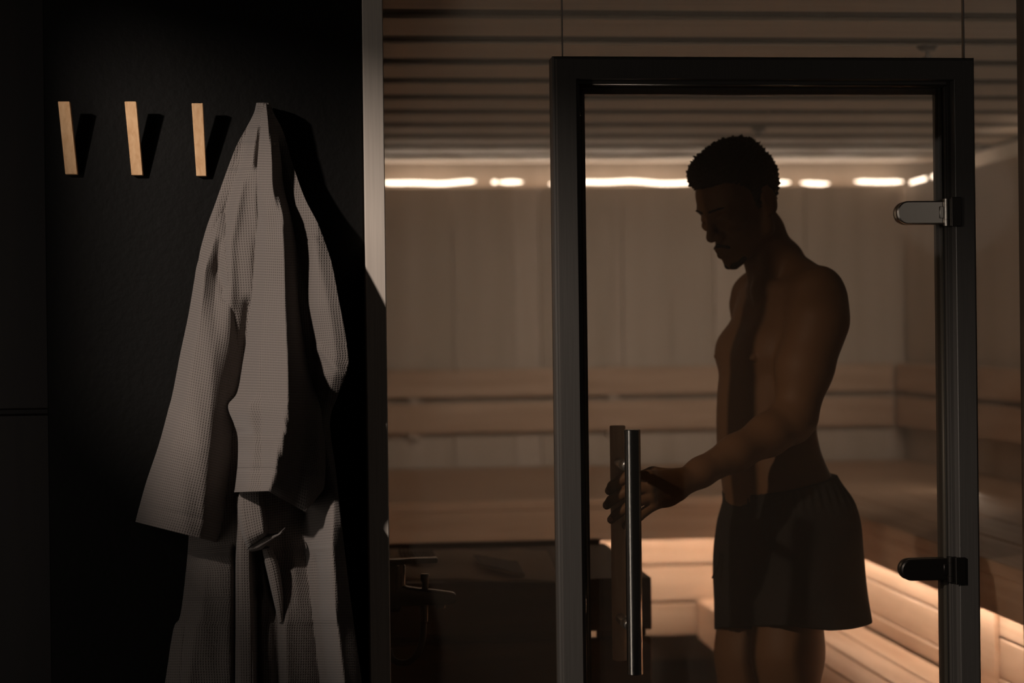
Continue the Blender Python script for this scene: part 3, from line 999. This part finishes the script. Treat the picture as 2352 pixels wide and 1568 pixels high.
# front band, tie belt and hanging loop below the cuff
rows = [(538, 1140, 580, 1140, flat(.060, .072, .074)), (543, 1200, 580, 1200, flat(.060, .074, .076)), (541, 1290, 577, 1290, flat(.060, .076, .077)),
        (541, 1420, 583, 1420, flat(.062, .078, .079)), (540, 1568, 588, 1568, flat(.064, .080, .081)), (538, 1850, 594, 1850, flat(.064, .084, .085))]
cloth_piece('front_band', rows, M['waffle'], robe, [([(548, 1200), (548, 1850)], -.003, 2.5), ([(576, 1200), (582, 1850)], -.003, 2.5)], M_=40, noise_amp=.0005)
rows = [(550, 1128, 600, 1122, flat(.080, .090, .092)), (546, 1165, 606, 1160, flat(.082, .098, .100)), (552, 1215, 612, 1195, flat(.084, .106, .108)),
        (560, 1240, 614, 1217, flat(.084, .108, .110)), (568, 1258, 616, 1226, flat(.080, .098, .100))]
cloth_piece('belt', rows, M['waffle'], robe, [], M_=36, noise_amp=.0006, thick=.010)
rows = [(566, 1262, 614, 1228, flat(.070, .090, .092)), (578, 1266, 650, 1222, flat(.072, .092, .092)), (600, 1262, 655, 1212, flat(.060, .084, .084))]
cloth_piece('belt_fold', rows, M['waffle'], robe, [], M_=30, noise_amp=.0004, thick=.008)
rows = [(600, 1262, 622, 1258, flat(.040, .060, .064)), (612, 1310, 640, 1300, flat(.040, .062, .066)), (626, 1370, 650, 1365, flat(.040, .062, .066)), (640, 1430, 652, 1425, flat(.040, .056, .060))]
cloth_piece('belt_end', rows, M['waffle'], robe, [], M_=30, noise_amp=.0006)

# ------------------------------------------------------------------ the man behind the door


class Field:
    """A signed distance field on a grid, made of smoothly joined shapes."""

    def __init__(self, lo, hi, h):
        self.lo, self.h = np.array(lo, float), h
        self.n = np.ceil((np.array(hi) - self.lo) / h).astype(int) + 1
        self.d = np.full(self.n, 1.0, dtype=np.float32)
        self.ax = [(self.lo[k] + h * np.arange(self.n[k])).astype(np.float32) for k in range(3)]

    def sub(self, lo, hi):
        a = np.clip(np.floor((np.array(lo) - self.lo) / self.h).astype(int), 0, self.n - 1)
        b = np.clip(np.ceil((np.array(hi) - self.lo) / self.h).astype(int) + 1, 1, self.n)
        sl = tuple(slice(int(a[k]), int(max(b[k], a[k] + 1))) for k in range(3))
        return sl, self.ax[0][sl[0]][:, None, None], self.ax[1][sl[1]][None, :, None], self.ax[2][sl[2]][None, None, :]

    def put(self, fn, lo, hi, k=0.01, mode='add'):
        m = 2.2 * k + 0.006
        sl, X, Y, Z = self.sub(np.array(lo) - m, np.array(hi) + m)
        e = fn(X, Y, Z).astype(np.float32)
        d = self.d[sl]
        if mode == 'add':
            hh = np.clip(0.5 + 0.5 * (d - e) / k, 0, 1)
            self.d[sl] = d * (1 - hh) + e * hh - k * hh * (1 - hh)
        else:                                    # cut
            hh = np.clip(0.5 - 0.5 * (d + e) / k, 0, 1)
            self.d[sl] = d * (1 - hh) - e * hh + k * hh * (1 - hh)

    def cone(self, a, b, ra, rb, k=0.012, mode='add', flat=None):
        a, b = np.array(a, float), np.array(b, float)
        ab = b - a
        L = float(ab @ ab) + 1e-12

        def fn(X, Y, Z):
            t_ = np.clip(((X - a[0]) * ab[0] + (Y - a[1]) * ab[1] + (Z - a[2]) * ab[2]) / L, 0, 1)
            return np.sqrt((X - a[0] - t_ * ab[0]) ** 2 + (Y - a[1] - t_ * ab[1]) ** 2 + (Z - a[2] - t_ * ab[2]) ** 2) - (ra + (rb - ra) * t_)
        r_ = max(ra, rb)
        self.put(fn, np.minimum(a, b) - r_, np.maximum(a, b) + r_, k, mode)

    def chain(self, pts, radii, k=0.012):
        for i in range(len(pts) - 1):
            self.cone(pts[i], pts[i + 1], radii[i], radii[i + 1], k)

    def ell(self, c, axes, r, k=0.012, mode='add'):
        """Ellipsoid: axes = rows of unit vectors, r = the three radii."""
        c, A, r = np.array(c, float), np.array(axes, float), np.array(r, float)

        def fn(X, Y, Z):
            x, y, z = X - c[0], Y - c[1], Z - c[2]
            q = [(A[i, 0] * x + A[i, 1] * y + A[i, 2] * z) / r[i] for i in range(3)]
            k0 = np.sqrt(q[0] ** 2 + q[1] ** 2 + q[2] ** 2)
            k1 = np.sqrt((q[0] / r[0]) ** 2 + (q[1] / r[1]) ** 2 + (q[2] / r[2]) ** 2) + 1e-6
            return k0 * (k0 - 1) / k1
        m = r.max()
        self.put(fn, c - m, c + m, k, mode)

    def mesh(self, name, mat, parent=None):
        d, n = self.d, self.n
        s = d < 0
        c = np.zeros(n - 1, dtype=np.int8)
        for i in (0, 1):
            for j in (0, 1):
                for k in (0, 1):
                    c += s[i:n[0] - 1 + i, j:n[1] - 1 + j, k:n[2] - 1 + k]
        act = (c > 0) & (c < 8)
        idx = np.argwhere(act)
        ids = np.full(n - 1, -1, dtype=np.int64)
        ids[act] = np.arange(len(idx))
        pos = np.zeros((len(idx), 3))
        cnt = np.zeros(len(idx))
        cor = [(i, j, k) for i in (0, 1) for j in (0, 1) for k in (0, 1)]
        vals = {q: d[idx[:, 0] + q[0], idx[:, 1] + q[1], idx[:, 2] + q[2]].astype(float) for q in cor}
        for q in cor:
            for ax in range(3):
                if q[ax] == 0:
                    p = list(q)
                    p[ax] = 1
                    a, b = vals[q], vals[tuple(p)]
                    x = (a < 0) != (b < 0)
                    t_ = np.where(x, a / np.where(x, a - b, 1), 0)
                    pt = np.tile(np.array(q, float), (len(idx), 1))
                    pt[:, ax] += t_
                    pos[x] += pt[x]
                    cnt[x] += 1
        verts = self.lo + self.h * (idx + pos / cnt[:, None])
        faces = []
        for ax in range(3):
            o1, o2 = [k for k in range(3) if k != ax]
            a = np.take(s, range(0, n[ax] - 1), axis=ax)
            b = np.take(s, range(1, n[ax]), axis=ax)
            e = np.argwhere(a != b)
            e = e[(e[:, o1] > 0) & (e[:, o2] > 0) & (e[:, o1] < n[o1] - 1) & (e[:, o2] < n[o2] - 1)]
            inside = s[e[:, 0], e[:, 1], e[:, 2]]
            q = []
            for u_, v_ in ((0, 0), (1, 0), (1, 1), (0, 1)):
                g = e.copy()
                g[:, o1] -= u_
                g[:, o2] -= v_
                q.append(ids[g[:, 0], g[:, 1], g[:, 2]])
            q = np.stack(q, axis=1)
            flip = inside if ax != 1 else ~inside
            q[~flip] = q[~flip][:, ::-1]
            faces.append(q)
        f = np.concatenate(faces)
        f = f[(f >= 0).all(axis=1)]
        me = bpy.data.meshes.new(name)
        me.vertices.add(len(verts))
        me.vertices.foreach_set('co', verts.astype(np.float32).ravel())
        me.loops.add(f.size)
        me.loops.foreach_set('vertex_index', f.astype(np.int32).ravel())
        me.polygons.add(len(f))
        me.polygons.foreach_set('loop_start', (np.arange(len(f)) * 4).astype(np.int32))
        me.polygons.foreach_set('loop_total', np.full(len(f), 4, dtype=np.int32))
        me.update(calc_edges=True)
        me.validate()
        return link(name, me, mat, parent, True)


def V3(px, py, y):
    return at(px, py, y)


PSI = math.radians(13)
FW = np.array([-math.cos(PSI), -math.sin(PSI), 0])      # the way his chest faces
RT = np.array([-math.sin(PSI), math.cos(PSI), 0])       # towards his right shoulder, away from the glass
TY = 3.66                                               # the distance of his spine
proj_a = abs(RT[0] - 0.22 * RT[1])
proj_b = abs(FW[0] - 0.22 * FW[1])


def trunk_fn(rows, power=2.3, lift=0.0):
    """Stack of rounded sections from silhouette rows: (py, left px, right px, half breadth)."""
    zs, cx, A_, B_ = [], [], [], []
    for py, L, R_, a in rows:
        l, r = V3(L, py, TY), V3(R_, py, TY)
        hw = (r[0] - l[0]) / 2
        b = math.sqrt(max(hw * hw - (a * proj_a) ** 2, 0.002)) / proj_b
        zs.append((l[2] + r[2]) / 2)
        cx.append((l[0] + r[0]) / 2)
        A_.append(a + lift)
        B_.append(b + lift)
    o = np.argsort(zs)
    zs, cx, A_, B_ = [np.array(q)[o] for q in (zs, cx, A_, B_)]
    # smooth resampling
    zz = np.linspace(zs[0], zs[-1], 160)
    ker = np.hanning(13)
    ker /= ker.sum()
    sm = lambda q: np.convolve(np.pad(np.interp(zz, zs, q), 6, mode='edge'), ker, mode='valid')
    cx, A_, B_ = sm(cx), sm(A_), sm(B_)

    def fn(X, Y, Z):
        z = np.broadcast_to(Z, (1, 1, Z.shape[-1]))
        c, a, b = np.interp(z, zz, cx), np.interp(z, zz, A_), np.interp(z, zz, B_)
        p = (X - c) * RT[0] + (Y - TY) * RT[1]
        q = (X - c) * FW[0] + (Y - TY) * FW[1]
        d = ((np.abs(p) / a) ** power + (np.abs(q) / b) ** power) ** (1 / power)
        return np.maximum((d - 1) * np.minimum(a, b), np.maximum(Z - zz[-1], zz[0] - Z))
    fn.lo = (cx.min() - .22, TY - .24, zz[0])
    fn.hi = (cx.max() + .22, TY + .24, zz[-1])
    return fn


H_ = 0.0032
body = Field((0.50, 3.24, 0.07), (1.16, 3.96, 1.84), H_)
torso_rows = [(655, 1752, 1842, .080), (672, 1718, 1872, .125), (690, 1694, 1890, .150), (740, 1684, 1902, .158), (780, 1668, 1903, .156), (817, 1655, 1900, .152), (858, 1657, 1890, .146), (900, 1652, 1880, .138),
              (950, 1650, 1870, .130), (985, 1650, 1867, .127), (1025, 1651, 1874, .130), (1060, 1655, 1886, .136), (1100, 1661, 1905, .146), (1150, 1668, 1928, .156), (1200, 1668, 1935, .160),
              (1260, 1668, 1930, .158), (1320, 1676, 1905, .150), (1345, 1690, 1890, .140)]
tf = trunk_fn(torso_rows)
body.put(tf, tf.lo, tf.hi, 0.02)
# chest, back and shoulder masses
I3 = np.array([FW, RT, [0, 0, 1.0]])
for px, py, y, r, k in ((1697, 802, 3.735, (.040, .062, .042), .035), (1757, 800, 3.595, (.040, .064, .046), .035)):
    body.ell(V3(px, py, y), I3, r, k)
body.cone(V3(1652, 815, 3.735), V3(1645, 818, 3.735), .010, .004, .008)           # far nipple, on the outline
body.cone(V3(1728, 822, 3.548), V3(1722, 824, 3.546), .008, .003, .008)
body.ell(V3(1868, 740, 3.60), I3, (.045, .06, .085), .03)                          # near shoulder blade
body.ell(V3(1830, 740, 3.76), I3, (.045, .06, .085), .03)
body.cone(V3(1706, 672, 3.80), V3(1752, 668, 3.62), .020, .018, .02)               # collar bones
body.cone(V3(1752, 668, 3.62), V3(1850, 668, 3.52), .018, .020, .02)
# neck and trapezius
body.cone(V3(1750, 535, 3.65), V3(1782, 650, 3.665), .0485, .053, .02)
body.cone(V3(1752, 560, 3.62), V3(1758, 672, 3.62), .018, .020, .02)
body.cone(V3(1800, 594, 3.66), V3(1876, 660, 3.54), .029, .040, .03)
body.cone(V3(1792, 596, 3.67), V3(1740, 655, 3.79), .028, .036, .03)
body.cone(V3(1798, 605, 3.665), V3(1848, 710, 3.66), .038, .068, .03)
# near arm: shoulder, upper arm, forearm, wrist
sh, el, wr = V3(1888, 690, 3.515), V3(1824, 962, 3.475), V3(1566, 1110, 3.350)
body.ell(V3(1886, 700, 3.520), I3, (.056, .050, .072), .03)
body.cone(V3(1880, 740, 3.50), V3(1848, 845, 3.485), .062, .055, .02)
body.cone(V3(1848, 845, 3.485), V3(1828, 950, 3.478), .055, .043, .02)
body.cone(V3(1826, 955, 3.477), V3(1815, 968, 3.472), .043, .044, .015)
body.cone(V3(1815, 966, 3.472), V3(1765, 998, 3.445), .042, .040, .02)
body.cone(V3(1765, 998, 3.445), V3(1690, 1040, 3.405), .040, .0335, .02)
body.cone(V3(1690, 1040, 3.405), V3(1610, 1084, 3.368), .0335, .0275, .02)
body.cone(V3(1610, 1084, 3.368), wr, .0275, .0255, .015)
# hand: palm, five fingers round the wooden grip
mcp = [V3(1489, 1094, 3.289), V3(1491, 1118, 3.288), V3(1493, 1141, 3.291), V3(1500, 1160, 3.297)]
for i, m in enumerate(mcp):
    body.cone(V3(1560 - 3 * i, 1100 + 10 * i, 3.345), m, .019, (.0125, .0125, .0120, .0110)[i], .012)
body.ell((V3(1525, 1122, 3.322) + V3(1535, 1126, 3.33)) / 2, np.array([FW, [-FW[1] * 0 - .3, .95, 0], [0, 0, 1.0]]), (.034, .016, .032), .012)
fingers = [([mcp[0], V3(1443, 1093, 3.279), V3(1407, 1115, 3.283), V3(1399, 1127, 3.296)], (.0118, .0104, .0094, .0082)),
           ([mcp[1], V3(1440, 1128, 3.278), V3(1404, 1149, 3.282), V3(1394, 1160, 3.297)], (.0118, .0106, .0096, .0084)),
           ([mcp[2], V3(1450, 1158, 3.279), V3(1416, 1181, 3.282), V3(1404, 1193, 3.290)], (.0112, .0100, .0092, .0082)),
           ([mcp[3], V3(1468, 1186, 3.285), V3(1444, 1201, 3.288), V3(1437, 1208, 3.297)], (.0100, .0088, .0080, .0072))]
for pts, rad in fingers:
    body.chain(pts, rad, .0035)
thumb = [V3(1556, 1098, 3.345), V3(1500, 1089, 3.345), V3(1455, 1100, 3.347), V3(1420, 1112, 3.349)]
body.chain(thumb, (.018, .0145, .0115, .0095), .006)
# far arm, hanging on the far side of the body
far = [V3(1735, 700, 3.835), V3(1752, 945, 3.845), V3(1735, 1130, 3.815)]
body.ell(V3(1733, 700, 3.825), I3, (.050, .045, .065), .03)
body.chain(far, (.052, .040, .027), .02)
pm = V3(1725, 1195, 3.80)
body.cone(far[2], pm, .026, .030, .015)
for j in range(4):
    o_ = FW * (0.024 - 0.016 * j)
    body.chain([pm + o_ + np.array([0, 0, -.012]), pm + o_ + np.array([0, -.006, -.062]), pm + o_ + np.array([0, -.016, -.092 + .006 * abs(j - 1)])], (.0105, .0095, .008), .004)
body.chain([pm + FW * .02 + np.array([0, 0, .02]), pm + FW * .045 + np.array([0, -.006, -.025]), pm + FW * .048 + np.array([0, -.012, -.055])], (.013, .011, .009), .006)
# legs and feet
for hip, mid, knee, calf, ank, r in (
        (V3(1812, 1300, 3.595), V3(1809, 1500, 3.57), np.array([0.930, 3.575, .52]), np.array([0.955, 3.58, .40]), np.array([0.975, 3.585, .165]), (.078, .0695, .052, .053, .035)),
        (V3(1728, 1300, 3.74), V3(1718, 1500, 3.74), np.array([0.868, 3.745, .52]), np.array([0.888, 3.75, .40]), np.array([0.905, 3.755, .165]), (.078, .066, .052, .053, .035))):
    body.chain([hip, mid, knee, calf, ank], r, .03)
    heel = np.array([ank[0] + .02, ank[1], .118])
    ball = heel + FW * .165 + np.array([0, 0, .004])
    body.cone(ank, heel, .034, .027, .02)
    body.cone(ank, ball, .032, .021, .02)
    body.cone(heel, ball, .026, .022, .02)
    for j in range(5):
        b0 = ball + RT * (j - 2) * .016
        body.cone(b0 - FW * .02, b0 + FW * (.048 - .006 * abs(j - 1.5)), .013, .0105, .006)

# head, built in its own axes: forward, to his right, up
hy = math.radians(27)
hp_ = math.radians(26)
f0_ = np.array([-math.cos(hy), -math.sin(hy), 0])
HR = np.array([-math.sin(hy), math.cos(hy), 0])
HF = f0_ * math.cos(hp_) + np.array([0, 0, -math.sin(hp_)])
HU = np.cross(HR, HF)
HU = HU if HU[2] > 0 else -HU
HC = V3(1698, 459, 3.625)
HS = 0.97
HA = np.array([HF, HR, HU])


def hp(f, r, u):
    return HC + HS * (HF * f + HR * r + HU * u)


def he(c, rad, k=.01, mode='add', fld=None):
    (fld or body).ell(hp(*c), HA, np.array(rad) * HS, k, mode)


def hc(a, b, ra, rb, k=.008, mode='add', fld=None):
    (fld or body).cone(hp(*a), hp(*b), ra * HS, rb * HS, k, mode)


he((-.012, 0, .028), (.094, .074, .084), .01)
he((.040, 0, .020), (.052, .060, .062), .02)
he((.036, 0, -.040), (.050, .055, .072), .02)
for sd in (-1, 1):
    hc((-.012, sd * .056, -.030), (.004, sd * .054, -.066), .016, .016, .014)
    hc((.004, sd * .052, -.066), (.066, sd * .016, -.104), .017, .017, .014)
    he((.060, sd * .043, -.026), (.022, .022, .016), .012)
    hc((.086, sd * .010, .010), (.072, sd * .044, .013), .010, .009, .008)
hc((.076, 0, -.108), (.080, 0, -.104), .020, .016, .012)
he((.066, 0, -.078), (.030, .034, .032), .012)
for sd in (-1, 1):
    he((.098, sd * .031, -.006), (.017, .019, .0115), .006, 'cut')
    he((.0735, sd * .0315, -.008), (.0135, .0150, .0125), .003)
    hc((.0855, sd * .018, -.0085), (.0785, sd * .045, -.0095), .0032, .0032, .003)
hc((.088, 0, .006), (.106, 0, -.038), .0075, .0100, .008)
he((.104, 0, -.041), (.0125, .0115, .0105), .006)
for sd in (-1, 1):
    he((.094, sd * .0135, -.044), (.0130, .0085, .0095), .005)
    hc((.099, sd * .007, -.052), (.095, sd * .0075, -.048), .0032, .003, .002, 'cut')
hc((.0955, -.007, -.0735), (.084, -.024, -.080), .0068, .0045, .004)
hc((.0955, .007, -.0735), (.084, .024, -.080), .0068, .0045, .004)
hc((.0955, -.007, -.0735), (.0955, .007, -.0735), .0068, .0068, .004)
hc((.0935, -.008, -.0865), (.083, -.022, -.0815), .0075, .0042, .004)
hc((.0935, .008, -.0865), (.083, .022, -.0815), .0075, .0042, .004)
hc((.0935, -.008, -.0865), (.0935, .008, -.0865), .0075, .0075, .004)
hc((.103, -.020, -.0800), (.103, .020, -.0800), .0020, .0020, .0015, 'cut')
for sd in (-1, 1):
    he((-.014, sd * .076, -.012), (.020, .008, .032), .006)
    he((-.006, sd * .086, -.008), (.010, .006, .018), .004, 'cut')
# jaw to neck
body.cone(hp(-.018, 0, -.050), V3(1771, 610, 3.655), .0455, .049, .016)
person = body.mesh('person', M['skin'])
tag(person, 'shirtless man in dark shorts looking down and gripping the door handle from inside', 'person')

# hair: short tight curls, higher on the top, open at the face
hl = np.minimum(hp(-.15, -.13, -.12), hp(.15, .13, .2))
hair = Field(HC - .17, HC + .19, 0.0026)
he((-.011, 0, .030), (.0965, .077, .0870), .01, fld=hair)
he((.022, 0, .085), (.064, .056, .032), .03, fld=hair)
he((-.020, 0, .088), (.054, .056, .032), .02, fld=hair)
he((.060, 0, .086), (.018, .038, .018), .02, fld=hair)
Xg, Yg, Zg = hair.ax[0][:, None, None] - HC[0], hair.ax[1][None, :, None] - HC[1], hair.ax[2][None, None, :] - HC[2]
lf = (Xg * HF[0] + Yg * HF[1] + Zg * HF[2]) / HS
lr = (Xg * HR[0] + Yg * HR[1] + Zg * HR[2]) / HS
lu = (Xg * HU[0] + Yg * HU[1] + Zg * HU[2]) / HS
line = np.interp(lf, [-.12, -.09, -.05, -.03, .012, .022, .045, .060, .12], [-.050, -.052, -.030, -.012, -.022, .030, .052, .062, .062])
cut = np.maximum((line - lu) * 0.8, 0) + np.minimum((line - lu) * 0.8, 0)
curl = 0.0030 * np.sin(lf * 170 + 1.3) * np.sin(lr * 190 + .5) * np.sin(lu * 150) + 0.0024 * (np.sin(lf * 640 + 3 * np.sin(lu * 310)) * np.sin(lr * 610 + 2 * np.sin(lf * 290)) + np.sin(lu * 700 + lr * 300))
hair.d = np.maximum(hair.d + curl.astype(np.float32), cut.astype(np.float32)).astype(np.float32)
hair_o = hair.mesh('hair', M['hair'], person)
hm = hair_o.data
co = np.empty(len(hm.vertices) * 3, dtype=np.float32)
hm.vertices.foreach_get('co', co)
co = co.reshape(-1, 3)
rad = co - (HC + HU * .02).astype(np.float32)
rad /= np.linalg.norm(rad, axis=1)[:, None]
upw = np.clip((rad @ HU.astype(np.float32)) * 1.3, 0.15, 1)
co += rad * (rng.random(len(co)) ** 2.5 * 0.0100 * upw)[:, None]
hm.vertices.foreach_set('co', co.ravel())
hm.update()

# thin beard and eyebrows: shells a little outside the skin
for nm, regions in (('beard', [((.082, -.010, -.116), (.070, -.030, -.108), .009), ((.082, .010, -.116), (.070, .030, -.108), .009), ((.083, -.012, -.116), (.083, .012, -.116), .009)]),
                    ('moustache', [((.0985, 0, -.0625), (.090, -.024, -.072), .0045), ((.0985, 0, -.0625), (.090, .024, -.072), .0045)]),
                    ('eyebrow', [((.0975, -.012, .014), (.0835, -.046, .016), .0032)]),
                    ('eyebrow', [((.0975, .012, .014), (.0835, .046, .016), .0032)])):
    fl = Field(HC - .16, HC + .16, 0.003)
    for a, b, r in regions:
        hc(a, b, r, r * .8, .004, fld=fl)
    fl.mesh(nm, M['hair'], person)
# nails that show
for i, (pts, rad) in enumerate(fingers):
    a, b = np.array(pts[-2]), np.array(pts[-1])
    dv = (b - a) / np.linalg.norm(b - a)
    side = np.array([-.55, -.83, 0.05])
    side = side - dv * (side @ dv)
    side /= np.linalg.norm(side)
    c = a + (b - a) * 0.75 + side * (rad[-1] - 0.0012)
    oth = np.cross(dv, side)
    nf = Field(c - .012, c + .012, 0.0011)
    nf.ell(c, np.array([dv, side, oth]), (.0062, .0022, .0050), .001)
    nf.mesh('finger_nail', M['nail'], person)

# shorts: loose shell, open at the hems
short_rows = [(1062, 1656, 1900, .150), (1085, 1659, 1908, .152), (1110, 1664, 1922, .156), (1135, 1668, 1940, .160), (1152, 1670, 1950, .164), (1172, 1664, 1956, .170), (1200, 1656, 1961, .176), (1250, 1651, 1964, .182), (1300, 1650, 1970, .186),
              (1350, 1651, 1976, .190), (1400, 1653, 1980, .194), (1445, 1655, 1983, .196), (1480, 1657, 1985, .198)]
sf = trunk_fn(short_rows, 2.5)
sh_f = Field(np.array(sf.lo) - .02, np.array(sf.hi) + .02, 0.0036)
X_, Y_, Z_ = sh_f.ax[0][:, None, None], sh_f.ax[1][None, :, None], sh_f.ax[2][None, None, :]
outer = sf(X_, Y_, Z_).astype(np.float32)
pr_ = (X_ - 0.90) * RT[0] + (Y_ - TY) * RT[1]
pf_ = (X_ - 0.90) * FW[0] + (Y_ - TY) * FW[1]
zw = V3(1780, 1110, TY)[2]
low = np.clip((zw - .05 - Z_) / .25, 0, 1)
fold = 0.0045 * low * (np.sin(pr_ * 42 + Z_ * 9) + 0.8 * np.sin(pf_ * 55 - Z_ * 14 + 1) + .6 * np.sin((pr_ + pf_) * 30 + Z_ * 26))
gather = 0.0016 * np.exp(-((Z_ - zw + .018) / .022) ** 2) * np.sin(np.arctan2(pr_, pf_) * 60)
outer = outer + (fold + gather).astype(np.float32)
# slot between the legs
zc_ = V3(1780, 1335, TY)[2]
slot = np.maximum(np.abs(pr_ - 0.004) - np.clip((zc_ - Z_) * 0.10, 0, .012), Z_ - zc_)
outer = np.maximum(outer, -slot)
inner = np.maximum(outer + 0.0085, Z_ - (zc_ - .03))
# hem and waist as slightly tilted planes
hemz = V3(1850, 1442, TY)[2] + 0.165 * (TY - Y_) + 0.12 * np.maximum(X_ - 0.99, 0) - 0.030 * (pr_ * 0.6 + 0.10) + 0.010 * np.sin(pf_ * 16)
wa, wb = V3(1664, 1136, TY), V3(1905, 1082, TY)
waistz = wa[2] + (X_ - wa[0]) * (wb[2] - wa[2]) / (wb[0] - wa[0])
sh_f.d = np.maximum(np.maximum(np.maximum(outer, -inner), hemz - Z_), Z_ - waistz).astype(np.float32)
shorts = sh_f.mesh('shorts', M['shorts'], person)
bm = bmesh.new()
tube(bm, catmull([V3(1653, 1268, TY), V3(1651, 1285, TY), V3(1649, 1298, TY), V3(1643, 1312, TY), V3(1636, 1328, TY)], 5), 0.0022, 8)
build('drawstring', bm, M['shorts'], shorts, True)

# ------------------------------------------------------------------ steam in the sauna
sm = bpy.data.materials.new('steam')
sm.use_nodes = True
nt = sm.node_tree
nt.nodes.clear()
vs_ = N(nt, 'ShaderNodeVolumeScatter', i_Density=STEAM)
vs_.inputs['Color'].default_value = (0.93, 0.88, 0.82, 1)
out = N(nt, 'ShaderNodeOutputMaterial')
nt.links.new(vs_.outputs[0], out.inputs['Volume'])
steam = box_obj('steam', (0.0895, LIN_X - 0.0005, 3.262, BACK_Y - 0.0065, FLOOR_Z + 0.001, CEIL_Z - 0.001), sm)
tag(steam, 'thin warm steam that fills the sauna behind the glass', 'steam', kind='stuff')
